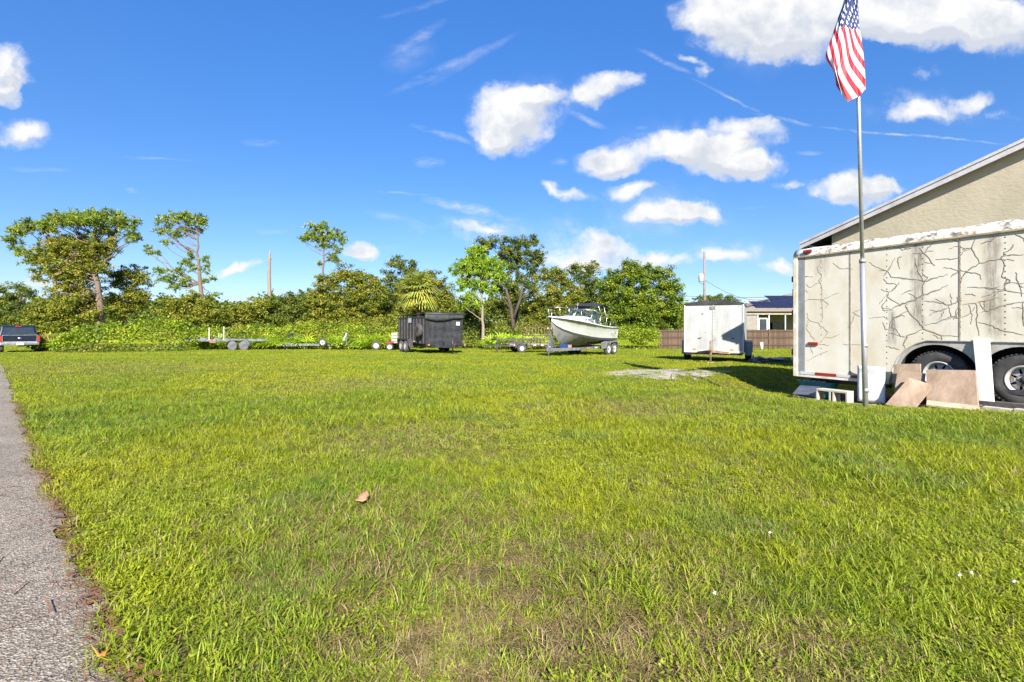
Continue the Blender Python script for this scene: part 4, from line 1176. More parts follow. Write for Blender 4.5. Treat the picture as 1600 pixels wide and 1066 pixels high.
for xs, sg in ((-.20, -1), (DW + .20, 1)):
    for y in (2.85, 3.70):
        w_ = MB().lathe([(.21, -.11), (.36, -.12), (.40, -.08), (.40, .08), (.36, .12), (.21, .11)], (0, 0, 0), 'x', 28).build('wheel', M['rubber'], dt); w_.location = (xs, y, .40)
        MB().lathe([(.215, .115 * sg), (.17, .04 * sg), (.08, .10 * sg), (.001, .10 * sg)], (0, 0, 0), 'x', 18).build('rim', M['rim'], w_, solid=.004)
    MB().prism([(2.15, .45), (2.35, .86), (2.5, .9), (4.05, .9), (4.2, .86), (4.4, .45), (4.32, .45), (4.12, .82), (2.43, .82), (2.23, .45)], xs - .14, xs + .14, lambda a, b_, d: (d, a, b_)).build('fender', P1, dt)
    MBbox((xs, 2.05, .62), (.24, .03, .55)).build('mud_flap', M['darksteel'], dt)
sp = MB().lathe([(.2, -.11), (.37, -.12), (.41, -.08), (.41, .08), (.37, .12), (.2, .11)], (0, 0, 0), 'x', 28).build('spare_wheel', M['rubber'], dt); sp.location = (-.22, .62, 1.45)
MB().lathe([(.205, -.1), (.1, -.02), (.001, -.04)], (0, 0, 0), 'x', 18).build('rim', M['darksteel'], sp, solid=.004)
tl = MB()
for k in range(8): tl.bar((DW + .12, .35, .8 + k * .17), (DW + .12, .75, .8 + k * .17), .03)
tl.bar((DW + .12, .35, .7), (DW + .12, .35, 2.15), .04); tl.bar((DW + .12, .75, .7), (DW + .12, .75, 2.15), .04)
tl.build('side_ladder', M['silver_tape'], dt)

# ------------------------------------------------------------ motor boat. local x towards the bow, y to port, z up from the ground
BA = math.atan2(-.82, -.57)
bow = D(861, 492, 24.5)
bo = Vector((bow.x + 6.2 * .57, bow.y + 6.2 * .82, 0)); bo.z = terr(27.2)
boat = thing('motor_boat', 'white cuddy cabin motor boat with windshield and dark canopy top', 'boat', bo, BA)
bt = thing('boat_trailer', 'galvanised tandem trailer under the white motor boat', 'trailer', bo, BA)
def hull_mat():
    m, b, p, out = newmat('gelcoat_hull')
    tc = b.n('ShaderNodeTexCoord'); O = tc.outputs['Object']
    c = b.mix(b.mr(b.noise(O, 1.3, 4, .6), .42, .62), (.44, .45, .41), (.37, .38, .34))
    b.l(c, p.inputs['Base Color']); p.inputs['Roughness'].default_value = .3
    return m
Mh = hull_mat()
Mbot = pm('bottom_paint', (.22, .22, .21), .6, 0, (.14, .14, .13), 3)
Mstripe = pm('boot_stripe', (.05, .05, .055), .5)
ST = [  # x, keel z, chine y, chine z, stripe z, sheer y, sheer z
 (0.0, .62, .98, .84, .95, 1.10, 1.58), (1.2, .58, 1.00, .86, .97, 1.16, 1.60), (2.4, .56, .98, .90, 1.01, 1.20, 1.66), (3.4, .56, .90, .98, 1.09, 1.18, 1.75),
 (4.2, .60, .74, 1.09, 1.20, 1.08, 1.85), (4.9, .70, .52, 1.22, 1.33, .90, 1.94), (5.5, .92, .30, 1.40, 1.50, .64, 2.02), (5.95, 1.28, .13, 1.62, 1.70, .36, 2.08), (6.25, 1.80, .03, 1.90, 1.93, .10, 2.12)]
def loft(rows_, mat, nm, parent=boat, smooth=True, sides=(1, -1)):
    mb = MB()
    for sg in sides:
        vs = []; fs = []
        m_ = len(rows_[0])
        for r in rows_:
            for (x, y, z) in r: vs.append((x, y * sg, z))
        for i in range(len(rows_) - 1):
            for j in range(m_ - 1): fs.append((i * m_ + j, i * m_ + j + 1, (i + 1) * m_ + j + 1, (i + 1) * m_ + j))
        mb.add(vs, fs, smooth)
    return mb.build(nm, mat, parent)
loft([[(s[0], .0, s[1]), (s[0], s[2] * .55, s[1] + (s[3] - s[1]) * .50), (s[0], s[2], s[3])] for s in ST], Mbot, 'hull_bottom')
loft([[(s[0], s[2], s[3]), (s[0], s[2] + (s[5] - s[2]) * .12 + .006, s[4])] for s in ST], Mstripe, 'boot_stripe')
loft([[(s[0], s[2] + (s[5] - s[2]) * .12, s[4]), (s[0], s[2] + (s[5] - s[2]) * .34, s[4] + (s[6] - s[4]) * .45), (s[0], s[2] + (s[5] - s[2]) * .66, s[4] + (s[6] - s[4]) * .75), (s[0], s[5], s[6])] for s in ST], Mh, 'topsides')
s = ST[0]
MB().add([(0, 0, s[1]), (0, s[2], s[3]), (0, s[5], s[6]), (0, -s[5], s[6]), (0, -s[2], s[3])], [(0, 1, 2, 3, 4)]).build('transom', Mh, boat)
MB().tube([(s[0], s[5] + .02, s[6]) for s in ST] + [(6.36, 0, 2.14)] + [(s[0], -s[5] - .02, s[6]) for s in reversed(ST)], .035, 8).build('rub_rail', M['white'], boat)
MB().tube([(s[0], s[5] + .045, s[6] - .03) for s in ST[3:]], .014, 6).build('rail_trim', M['darksteel'], boat)
# deck: side decks aft, foredeck with raised cabin trunk
loft([[(s[0], s[5], s[6] + .02), (s[0], s[5] - .20, s[6] + .06), (s[0], s[5] - .22, s[6] - .35)] for s in ST[:4]], Mh, 'side_deck')
CAB = [(3.0, .86, 1.72, .62, 2.16), (3.7, .84, 1.80, .62, 2.20), (4.4, .70, 1.90, .50, 2.20), (5.0, .50, 1.98, .32, 2.16), (5.45, .26, 2.04, .14, 2.10)]
loft([[(3.0, 1.19, 1.74), (3.0, .86, 1.76), (3.0, .0, 1.76)]] + [[(s[0], s[5], s[6] + .02), (s[0], s[5] * .6, s[6] + .05), (s[0], 0, s[6] + .06)] for s in ST[3:]] + [[(6.36, .0, 2.14)] * 3], Mh, 'foredeck')
loft([[(c[0], c[1], c[2]), (c[0], c[1] - .04, c[4] - .08), (c[0], c[3], c[4]), (c[0], 0, c[4] + .04)] for c in CAB] + [[(5.7, .03, 2.09)] * 4], Mh, 'cabin_trunk')
MBbox((1.3, 0, 1.15), (2.6, 1.9, .06)).build('cockpit_floor', Mh, boat)
MBbox((3.0, 0, 1.55), (.05, 1.9, .9)).build('cabin_bulkhead', Mh, boat)
MBbox((1.9, .5, 1.5), (.5, .5, .7)).build('helm_seat', Mh, boat, bevel=.04)
# windshield: centre panes and side wings
WB = [(2.5, 1.00, 1.76), (3.35, .84, 2.0), (3.75, .02, 2.24)]
WT = [(2.25, .98, 2.34), (2.85, .82, 2.55), (3.15, .02, 2.62)]
def pane(a, c, d, e, fr=.032):
    for sg in (1, -1):
        q = [Vector((x, y * sg, z)) for x, y, z in (a, c, d, e)]
        f = MB()
        for i in range(4): f.tube([q[i], q[(i + 1) % 4]], fr, 6)
        fo_ = f.build('windshield_frame', M['chrome'], boat)
        MB().add(q, [(0, 1, 2, 3)]).build('pane', GL, fo_)
def glass():
    m, b, p, out = newmat('tinted_glass')
    p.inputs['Base Color'].default_value = (.55, .62, .66, 1); p.inputs['Roughness'].default_value = .03
    p.inputs['Specular IOR Level'].default_value = .8
    t = b.n('ShaderNodeBsdfTransparent'); t.inputs[0].default_value = (.70, .74, .74, 1)
    g = b.n('ShaderNodeBsdfGlossy'); g.inputs['Roughness'].default_value = .04
    mx = b.n('ShaderNodeMixShader'); mx.inputs[0].default_value = .16
    b.l(t.outputs[0], mx.inputs[1]); b.l(g.outputs[0], mx.inputs[2]); b.l(mx.outputs[0], out.inputs[0])
    return m
GL = glass()
pane(WB[0], WB[1], WT[1], WT[0]); pane(WB[1], WB[2], WT[2], WT[1])
# bow rail
br = [(6.15, 0, 2.62), (5.9, .34, 2.62), (5.4, .62, 2.58), (4.6, .92, 2.46), (3.7, 1.08, 2.28), (3.1, 1.12, 1.90)]
for sg in (1, -1): MB().tube([(x, y * sg, z) for x, y, z in br], .018, 6).build('bow_rail', M['chrome'], boat)
for (x, y, z, z0) in ((5.9, .34, 2.62, 2.1), (5.4, .62, 2.58, 2.05), (4.6, .92, 2.46, 1.92), (3.7, 1.08, 2.28, 1.82)):
    for sg in (1, -1): MB().tube([(x, y * sg, z), (x - .08, y * sg * .95, z0)], .014, 6).build('rail_post', M['chrome'], boat)
# bimini canopy and its bows
vs = []; fs = []
for i in range(9):
    for j in range(9):
        u, v = i / 8, j / 8 * 2 - 1
        vs.append((1.0 + 1.7 * u, .98 * v, 2.86 + .14 * math.sin(PI * u) - .12 * v * v - .10 * abs(u - .5)))
for i in range(8):
    for j in range(8): fs.append((i * 9 + j, i * 9 + j + 1, (i + 1) * 9 + j + 1, (i + 1) * 9 + j))
MB().add(vs, fs, True).build('canopy', pm('navy_canvas', (.012, .014, .025), .8), boat, solid=.03)
for sg in (1, -1):
    for (x0, x1) in ((1.9, 1.1), (1.9, 2.6), (1.6, 1.85)): MB().tube([(x0, 1.08 * sg, 1.7), (x1, .97 * sg, 2.78)], .016, 6).build('canopy_pole', M['chrome'], boat)
    MB().tube([(.15, 1.02 * sg, 1.62), (.2, 1.0 * sg, 1.95), (.9, 1.03 * sg, 2.05), (1.3, 1.08 * sg, 1.66)], .018, 6).build('stern_rail', M['chrome'], boat)
MB().tube([(2.7, -.3, 2.6), (2.6, -.3, 3.0)], .012, 6).build('antenna', M['white'], boat)
for k, x in enumerate((3.55, 3.85, 3.4)): MBbox((x, .86 - .03 * k, 2.02), (.16 if k < 2 else .03, .012, .05 if k < 2 else .2)).build('cleat' if k == 2 else 'name_lettering', M['darksteel'], boat)
MB().lathe([(.001, 0), (.035, 0), (.035, .03), (.001, .03)], (.7, 1.17, 1.25), 'y', 10).build('through_hull_fitting', M['darksteel'], boat)
MBbox((1.0, 1.165, 1.32), (.05, .02, .12)).build('fitting', M['white'], boat)
# its trailer
for sg in (1, -1):
    MB().bar((-.2, .80 * sg, .46), (4.6, .80 * sg, .46), .08, .14).build('frame_rail', M['galv'], bt)
    MB().bar((4.6, .80 * sg, .46), (6.5, .03 * sg, .46), .08, .14).build('frame_rail', M['galv'], bt)
    MB().bar((.2, .55 * sg, .70), (3.0, .55 * sg, .68), .12, .07).build('bunk', M['darksteel'], bt)
    for x in (.95, 1.78): small_wheel(bt, x, 1.16 * sg, .35, .35, .21, M['white'], sg)
    MB().prism([(.42, .44), (.55, .72), (.75, .80), (1.98, .80), (2.18, .72), (2.30, .44), (2.2, .44), (2.08, .66), (1.93, .73), (.80, .73), (.65, .66), (.52, .44)], 1.02 * sg, 1.30 * sg, sx).build('fender', M['galv'], bt)
    MBbox((2.34, 1.16 * sg, .58), (.03, .26, .36)).build('fender_front', M['galv'], bt)
for x in (.1, 1.4, 2.9, 4.3): MB().bar((x, -.8, .44), (x, .8, .44), .08, .1).build('cross_member', M['galv'], bt)
MB().tube([(6.45, 0, .0), (6.45, 0, .95)], .045, 10).build('jack', M['galv'], bt)
wp = MB(); wp.bar((6.05, 0, .45), (6.35, 0, 1.55), .09, .09); wp.bar((5.7, 0, .45), (6.32, 0, 1.35), .06, .06); wp.build('winch_post', M['galv'], bt)
MB().lathe([(.001, -.12), (.10, -.12), (.10, -.09), (.05, -.08), (.05, .08), (.10, .09), (.10, .12), (.001, .12)], (6.30, 0, 1.52), 'y', 14).build('winch', pm('brass_winch', (.35, .24, .08), .5, .6), bt)
MBbox((5.2, .2, .62), (.4, .3, .2)).build('blue_chock', pm('blue_block', (.02, .045, .16), .5), bt, bevel=.01)
MBbox((4.9, .35, .6), (.22, .2, .14)).build('brown_chock', M['oldwood'], bt, bevel=.01)
for x in (3.6, 2.6): MBbox((x, .85, .46), (.28, .02, .07)).build('marker_light', M['amber'] if x == 3.6 else M['silver_tape'], bt)

# ------------------------------------------------------------ open black utility trailer with a ramp gate. x along it
u0 = D(783, 548, 30.5); u0.z = terr(30.5)
UA = R(12)
ut = thing('utility_trailer', 'low open black utility trailer with upright ramp gate left of the white boat', 'trailer', u0, UA)
UL, UW = 3.35, 1.7
Pm = M['darksteel']
for y in (0, UW):
    MB().bar((.5, y, .48), (UL, y, .48), .06, .10).build('frame_rail', Pm, ut)
    MB().bar((-.3, y, .86), (UL, y, .84), .05, .05).build('top_rail', Pm, ut)
    for x in (.5, 1.2, 1.9, 2.6, UL): MB().bar((x, y, .45), (x, y, .85), .05, .05).build('rail_post', Pm, ut)
    w_ = MB().lathe([(.15, -.09), (.27, -.1), (.30, -.06), (.30, .06), (.27, .1), (.15, .09)], (0, 0, 0), 'y', 24).build('wheel', M['rubber'], ut); w_.location = (1.3, y + (.2 if y else -.2), .30)
    MB().lathe([(.155, -.08), (.08, -.03), (.001, -.05)], (0, 0, 0), 'y', 16).build('rim', M['rim'], w_, solid=.004)
    MB().prism([(.85, .35), (.92, .60), (1.05, .68), (1.58, .68), (1.68, .60), (1.75, .35), (1.66, .35), (1.58, .60), (1.02, .60), (.94, .35)], y + (.08 if y else -.34), y + (.34 if y else -.08), sx).build('fender', Pm, ut)
for x in (.5, UL): MB().bar((x, 0, .48), (x, UW, .48), .06, .10).build('frame_rail', Pm, ut)
for k in range(9): MBbox((UL / 2 + .3, .1 + k * .188, .53), (UL - .6, .16, .03)).build('deck_board', M['oldwood'], ut)
MB().bar((-.3, 0, .86), (-.3, UW, .86), .05, .05).build('top_rail', Pm, ut)
for y in (.05, .35): MB().bar((-.22, y, 0), (-.22, y, .84), .05, .05).build('front_post', Pm, ut)
for a in (0, UW): MB().bar((.5, a, .46), (-1.0, UW / 2, .46), .06, .08).build('tongue', Pm, ut)
# the gate stands open, turned out to the side
g0, g1 = Vector((1.9, UW + .3, .45)), Vector((3.7, UW - .35, .45))
fr = MB()
for z in (0, .62, 1.25): fr.bar(g0 + Vector((0, 0, z)), g1 + Vector((0, 0, z)), .05, .05)
fr.bar(g0, g0 + Vector((0, 0, 1.25)), .05); fr.bar(g1, g1 + Vector((0, 0, 1.25)), .05)
gt = fr.build('ramp_gate', pm('rusty_gate', (.035, .025, .022), .8, .1, (.06, .04, .03), 8), ut)
for k in range(1, 9):
    q = g0.lerp(g1, k / 9); MB().bar(q, q + Vector((0, 0, 1.25)), .03).build('gate_bar', M['rust'], gt)
for x, mt in ((.9, M['silver_tape']), (2.2, M['silver_tape']), (2.7, M['silver_tape'])): MBbox((x, -.035, .49), (.18, .012, .06)).build('reflector_strip', mt, ut)
small_wheel(ut, 3.15, -.15, .28, .28, .16, M['rim'], -1)

# ------------------------------------------------------------ low galvanised trailers at the far left
def long_trailer(px0, px1, Y, label, zdeck, dbl, dark=False):
    a = D(px0, 540, Y); L = (px1 - px0) / F * Y; g = terr(Y)
    t = thing('boat_trailer', label, 'trailer', (a.x, Y, g), R(1.5), 'empty boat trailers by the thicket')
    gm = M['galv']
    for y in (0, 1.7):
        MB().bar((.0, y, zdeck), (L * .72, y, zdeck), .10, .18).build('frame_rail', gm, t)
        MB().bar((L * .72, y, zdeck), (L, .85, zdeck), .10, .18).build('frame_rail', gm, t)
    for k in range(6): MB().bar((.1 + k * L * .135, 0, zdeck), (.1 + k * L * .135, 1.7, zdeck), .08, .12).build('cross_member', gm, t)
    return t, L
ta, La = long_trailer(288, 412, 37.5, 'long galvanised boat trailer with round covered wheels and two white guide posts', .78, True)
Mcov = pm('grey_cover', (.11, .112, .118), .8, 0, (.06, .062, .066), 4)
for sg, y in ((-1, -.18), (1, 1.88)):
    for x in (La * .62, La * .62 + .88):
        w_ = small_wheel(ta, x, y, .36, .36, .2, Mcov, sg, .30)
        MB().lathe([(.36, .10 * sg), (.25, .13 * sg), (.001, .14 * sg)], n=24).build('wheel_cover', Mcov, w_)
    n = 12; c0, c1 = La * .62, La * .62 + .88
    arc_ = [(c0 - .46 * math.cos(t), .42 + .42 * math.sin(t)) for t in np.linspace(0, PI / 2, n)] + [(c1 + .46 * math.sin(t), .42 + .42 * math.cos(t)) for t in np.linspace(0, PI / 2, n)]
    inn = [(x * .985 + .03, z - .07) for x, z in arc_]
    MB().prism(arc_ + list(reversed(inn)), y - .16, y + .16, sx).build('fender', M['galv'], ta)
for x in (327, 349.5):
    q = (x - 288) / F * 37.5
    MB().bar((q, -.05, .8), (q, -.05, 1.78 if x == 327 else 1.85), .06, .06).build('guide_post', M['cream'], ta)
MBbox((1.0, .8, .93), (1.5, 1.2, .06)).build('deck_plate', Mcov, ta)
for k in range(7):
    x = .15 + k * .55; MB().bar((x, -.02 + .2 * (k % 2), .95), (x + .5, .05, .60 + .1 * (k % 3)), .09, .16).build('bunk_bracket', M['galv'] if k % 3 else M['darksteel'], ta)
MBbox((2.25, -.1, .72), (.5, .1, .3)).build('rusty_box', M['rust'], ta, bevel=.02)
tb2, Lb = long_trailer(408, 545, 38.5, 'low grey boat trailer with spare tyre on its rail and leaning winch post', .42, False)
sp = small_wheel(tb2, (505 - 408) / F * 38.5, -.2, .62, .33, .2, M['rim'], -1)
qx = (533 - 408) / F * 38.5
MB().bar((qx, .0, .45), (qx + .40, .0, 1.35), .13, .09).build('winch_post', M['white'], tb2)
MB().bar((qx + .38, 0, .45), (qx + .40, .0, 1.2), .06, .06).build('post_brace', M['galv'], tb2)
MB().tube([(qx + .9, .6, .35), (qx + .95, .6, .75)], .05, 8).build('jack', M['galv'], tb2)
MBbox((qx + .6, .6, .42), (.9, .14, .14)).build('tongue', M['galv'], tb2)
MB().prism([(1.6, .30), (1.7, .56), (2.9, .56), (3.0, .30)], -.2, .05, sx).build('fender', M['galv'], tb2)
for x in (.9, 2.0, 3.4, 5.4): MB().bar((x, .1, .02), (x, .1, .4), .06).build('stand', M['galv'], tb2)
# black folding chair beside it
fc = thing('folding_chair', 'black folding chair standing behind the low grey boat trailer', 'chair', (D(459, 530, 38.8).x, 38.9, terr(38.9)), R(-20))
MB().bar((-.3, .0, .5), (-.52, .1, 1.28), .52, .06, (0, 1, 0)).build('backrest', M['black'], fc)
MB().bar((-.32, 0, .55), (.28, 0, .50), .5, .06).build('seat', M['black'], fc)
for a in ((-.3, -.22), (-.3, .22), (.28, -.22), (.28, .22)): MB().bar((a[0], a[1], 0), (-a[0] * .6, a[1], .55), .035).build('leg', M['black'], fc)
MB().bar((.32, 0, .45), (.42, 0, 1.15), .05).build('armrest_post', M['galv'], fc)

# things at the left end of the dump trailer
q = D(611, 538, 36.5)
ft = thing('flatbed_trailer', 'low flatbed trailer tail with red and white light bar behind the dump trailer', 'trailer', (q.x - .35, 36.5, terr(36.5)), R(5))
MBbox((1.0, .9, .62), (2.1, 2.0, .12)).build('deck', M['darksteel'], ft)
MBbox((.75, -.13, .62), (1.5, .04, .12)).build('light_bar', M['red_lens'], ft)
MBbox((.85, -.16, .62), (.5, .02, .07)).build('reflector_strip', M['silver_tape'], ft)
small_wheel(ft, .25, -.05, .28, .28, .16, M['white'], -1)
small_wheel(ft, 1.4, -.05, .28, .28, .16, M['white'], -1)
st = thing('block_stack', 'stack of grey concrete blocks on the flatbed trailer', 'blocks', (q.x - .05, 36.9, terr(36.5) + .68), R(5))
for k in range(3):
    for j in range(2): MBbox((.22 + j * .46, 0, .11 + k * .23), (.42, .4, .19)).build('block', M['concrete'], st, bevel=.02)
q = D(588, 534, 37)
lt = thing('loose_wheel', 'loose black wheel with pale rim lying in the weeds', 'wheel', (q.x, 37, terr(37)))
MB().lathe([(.2, -.1), (.33, -.11), (.36, -.06), (.36, .06), (.33, .11), (.2, .1)], (0, 0, .36), 'y', 24).build('tyre', M['rubber'], lt)
MB().lathe([(.2, -.08), (.1, -.02), (.001, -.06)], (0, 0, .36), 'y', 18).build('rim', M['white'], lt, solid=.005)

# ------------------------------------------------------------ dark blue pickup on the far left, tail towards us. y forward
def paint(nm, c, c2):
    return pm(nm, c, .25, 0, c2, 2, coat=.35, fine=.03)
Mb = paint('navy_paint', (.005, .007, .02), (.004, .006, .016))
hd = math.atan2(RD.y, RD.x) - PI / 2
pc = G(31, 32.0)
pk = thing('pickup_truck', 'dark blue pickup truck seen from behind at the far left', 'pickup', (pc.x - .0, pc.y, terr(pc.y) + .01), hd)
def yz(poly, x0, x1, nm, mat, bevel=.03, par=pk): return MB().prism(poly, x0, x1, lambda a, b_, d: (d, a, b_)).build(nm, mat, par, bevel=bevel)
arc2 = lambda cy, r: [(cy + r * math.cos(t), .40 + r * math.sin(t)) for t in np.linspace(PI, 0, 9)]
side = [(0, .62)] + [(.95 - .48, .5)] + arc2(.95, .46) + [(4.25 - .48, .5)] + arc2(4.25, .46) + [(5.2, .5), (5.35, .8), (5.25, 1.05), (3.6, 1.12), (0, 1.12)]
for x0, x1 in ((-.98, -.84), (.84, .98)): yz(side, x0, x1, 'body_side', Mb, .04)
yz([(.05, .55), (.05, .72), (5.2, .7), (5.2, .5)], -.84, .84, 'floor_pan', M['darksteel'], 0)
yz([(3.7, .7), (3.7, 1.10), (5.2, 1.03), (5.25, .7)], -.85, .85, 'hood', Mb)
cab = [(1.75, 1.10), (2.0, 1.72), (2.35, 1.80), (3.05, 1.80), (3.25, 1.74), (3.95, 1.10)]
# cab with narrower roof
vs = []; 
for a, z in cab:
    k = .80 if z > 1.5 else .92
    vs += [(-k, a, z), (k, a, z)]
fs = [(2 * i, 2 * i + 1, 2 * i + 3, 2 * i + 2) for i in range(5)] + [tuple(2 * i for i in range(6)), tuple(2 * i + 1 for i in reversed(range(6)))]
cb_ = MB().add(vs, fs).build('cab', Mb, pk, bevel=.05)
MB().add([(-.80, 1.765, 1.17), (.80, 1.765, 1.17), (.70, 1.95, 1.64), (-.70, 1.95, 1.64)], [(0, 1, 2, 3)]).build('rear_window', M['glass'], pk, solid=.012)
for sg in (-1, 1): MB().add([(.925 * sg, 2.1, 1.2), (.925 * sg, 3.6, 1.2), (.83 * sg, 3.2, 1.66), (.83 * sg, 2.15, 1.66)], [(0, 1, 2, 3)]).build('side_window', M['glass'], pk, solid=.012)
MBbox((0, 1.92, 1.715), (.30, .06, .07)).build('brake_light', M['red_lens'], pk)
tgp = MBbox((0, .02, .90), (1.60, .07, .50)).build('tailgate', Mb, pk, bevel=.03)
MBbox((0, .0, 1.13), (1.62, .09, .035)).build('tailgate_trim', M['chrome'], tgp, bevel=.008)
MBbox((0, -.02, .68), (1.6, .03, .03)).build('tailgate_trim', M['silver_tape'], tgp)
em = MB().lathe([(.001, -.012), (.075, -.010), (.09, 0)], (0, 0, 0), 'y', 20).build('emblem', M['chrome'], pk); em.scale = (1.0, 1, .5); em.location = (0, -.02, .93)
for sg in (-1, 1):
    tl_ = MBbox((.885 * sg, -.005, .88), (.16, .09, .42)).build('tail_light', M['red_lens'], pk, bevel=.02)
    MBbox((.80 * sg, -.02, .88), (.022, .08, .44)).build('light_trim', M['chrome'], tl_)
bp_ = MBbox((0, -.12, .56), (1.86, .18, .18)).build('bumper', M['chrome'], pk, bevel=.04)
MBbox((0, -.215, .56), (.34, .02, .15)).build('licence_plate', M['white'], bp_)
MBbox((0, -.2, .42), (.2, .2, .1)).build('tow_hitch', M['black'], pk)
for x in (-.98, .98):
    sg = 1 if x > 0 else -1
    MB().lathe([(.09, 0), (.09, .1)], (sg * 1.03, 3.5, 1.2), 'y', 8)
    MBbox((sg * 1.10, 3.45, 1.22), (.20, .08, .2)).build('wing_mirror', M['black'], pk, bevel=.02)
for x in (-.86, .86):
    for y in (.95, 4.25):
        w_ = MB().lathe([(.22, -.13), (.37, -.14), (.40, -.1), (.40, .1), (.37, .14), (.22, .13)], (0, 0, 0), 'x', 28).build('wheel', M['rubber'], pk); w_.location = (x, y, .40)
        MB().lathe([(.225, .13 * (1 if x > 0 else -1)), (.1, .06), (.001, .1)], (0, 0, 0), 'x', 16).build('rim', M['chrome'], w_, solid=.004)
for x in (-.45, .5): MB().tube([(x, -.1, .36), (x, .5, .36)], .035, 10).build('exhaust_pipe', M['chrome'], pk)

# ------------------------------------------------------------ wooden fence
Mf = [pm('fence_board_%d' % k, c, .9, 0, tuple(x * .7 for x in c), 5, stretch=(4, 4, .5)) for k, c in enumerate([(.088, .056, .034), (.11, .07, .043), (.072, .046, .029)])]
FY = 42.0; fg = terr(FY)
fx0, fx1 = D(1030, 0, FY).x, D(1300, 0, FY).x
fence = thing('wooden_fence', 'brown weathered wooden privacy fence behind the small cargo trailer', 'fence', (fx0, FY, fg))
picket_me = []
for k in range(3):
    me = MB().prism([(0, .04), (.138, .04), (.138, 1.66), (.11, 1.70), (.028, 1.70), (0, 1.66)], 0, .02, sx)
    o = me.build('picket', Mf[k], fence); picket_me.append(o.data); o.location = (k * .145, .05, 0)
N_ = int((fx1 - fx0) / .145)
for k in range(3, N_):
    o = bpy.data.objects.new('picket', picket_me[random.randrange(3)]); COL.objects.link(o); o.parent = fence
    o.location = (k * .145, .05 + random.uniform(-.004, .004), random.uniform(-.012, .012))
k = 0; x = 0
while x < fx1 - fx0:
    MBbox((x, 0, .86), (.10, .10, 1.72)).build('fence_post', Mf[0 if k % 2 else 1], fence, bevel=.008); 
    if x + 2.4 < fx1 - fx0 + 1:
        for z in (.35, 1.02, 1.56): MBbox((x + 1.2, .02, z), (2.28, .045, .09)).build('fence_rail', Mf[2], fence)
    x += 2.4; k += 1
# white pipe stub
pp = D(1190, 545, 38)
tag_o = MB().tube([(0, 0, 0), (0, 0, .62)], .11, 12).build('pipe_stub', M['white']); tag_o.location = (pp.x, 38, terr(38)); tag(tag_o, 'short white pipe stub standing before the wooden fence', 'pipe')

# ------------------------------------------------------------ neighbour house with solar panels
Y = 52.0; hg = terr(Y)
def hp(px, py, Yd=Y): return D(px, py, Yd)
o0 = hp(1163, 500); nh = thing('porch_house', 'low house with brown hip roof solar panels and screened porch behind the fence', 'house', (o0.x, Y, hg))
def L3(px, py, Yd=Y): v = D(px, py, Yd); return Vector((v.x - o0.x, v.y - Y, v.z - hg))
xe = L3(1330, 490).x; ez = L3(1165, 487).z
Mwall = pm('grey_stucco', (.21, .19, .16), .9, 0, (.17, .155, .13), 3)
MBbox((xe / 2, 3.2, ez / 2 - .1), (xe, .2, ez)).build('back_wall', Mwall, nh)
MBbox((.1, 1.6, ez / 2), (.2, 3.2, ez)).build('side_wall', Mwall, nh)
MBbox((.6 + L3(1176, 490).x / 2 - .2, .1, ez / 2), (L3(1181, 490).x, .15, ez)).build('front_wall', Mwall, nh)
MBbox((xe / 2, .0, ez - .18), (xe + .4, .25, .30)).build('eave_beam', pm('beige_trim', (.30, .27, .21), .6), nh)
for px in (1184, 1201.5, 1227, 1250, 1275): MBbox((L3(px, 0).x, .02, ez / 2), (.10, .1, ez - .3)).build('porch_post', M['white'], nh)
MBbox((xe / 2 + 1, .03, 1.0), (xe - 2, .06, .09)).build('porch_rail', M['white'], nh)
wf = MB(); a = L3(1186, 503).x; c = L3(1199, 503).x
for z in (1.15, ez - .75): wf.box(((a + c) / 2, .06, z), (c - a, .08, .12))
for x in (a, c): wf.box((x, .06, (1.15 + ez - .75) / 2), (.12, .08, ez - 1.9))
w_ = wf.build('window', M['white'], nh); MBbox(((a + c) / 2, .05, (1.15 + ez - .75) / 2), (c - a, .02, ez - 1.9)).build('pane', M['glass'], w_)
for px, w2 in ((1208, 1.2), (1222, 1.2), (1240, 1.8)):
    MBbox((L3(px, 0).x, 3.05, 1.6), (w2, .06, 1.9)).build('door_opening', M['glass'], nh)
# hip roof
A = L3(1158, 487, Y - .4); B = Vector((xe + 1, -.4, ez)); rz = L3(1245, 458, Y + 5).z
C_ = Vector((L3(1238, 0, Y + 5).x, 5, rz)); E_ = Vector((xe + 1, 5, rz)); F_ = Vector((A.x, 10.4, ez)); G_ = Vector((xe + 1, 10.4, ez))
A.z = ez
MB().add([A, B, E_, C_, F_, G_, A + Vector((0, 0, .14)), B + Vector((0, 0, .14))], [(0, 1, 7, 6), (6, 7, 2, 3), (6, 3, 4), (3, 2, 5, 4)]).build('roof', pm('brown_shingle', (.20, .16, .13), .9, 0, (.15, .12, .10), 5), nh)
def rf_(u, v, h=.14):
    "u metres along the eave, v 0..1 up the slope"
    return Vector((u, -.4 + 5.4 * v, ez + .14 + (rz - ez - .14) * v + h))
Msol = pm('solar_glass', (.006, .008, .024), .35, 0, (.008, .011, .034), 2)
pw = 1.02
for r_, (v0, v1) in enumerate(((.10, .42), (.44, .76))):
    u = L3(1183, 0).x if r_ == 0 else L3(1222, 0).x
    while u + pw < xe:
        MB().add([rf_(u, v0), rf_(u + pw - .03, v0), rf_(u + pw - .03, v1), rf_(u, v1), rf_(u, v0, .1), rf_(u + pw - .03, v0, .1), rf_(u + pw - .03, v1, .1), rf_(u, v1, .1)], [(0, 1, 2, 3), (4, 5, 6, 7), (0, 1, 5, 4), (1, 2, 6, 5), (2, 3, 7, 6), (3, 0, 4, 7)]).build('solar_panel', Msol, nh); u += pw

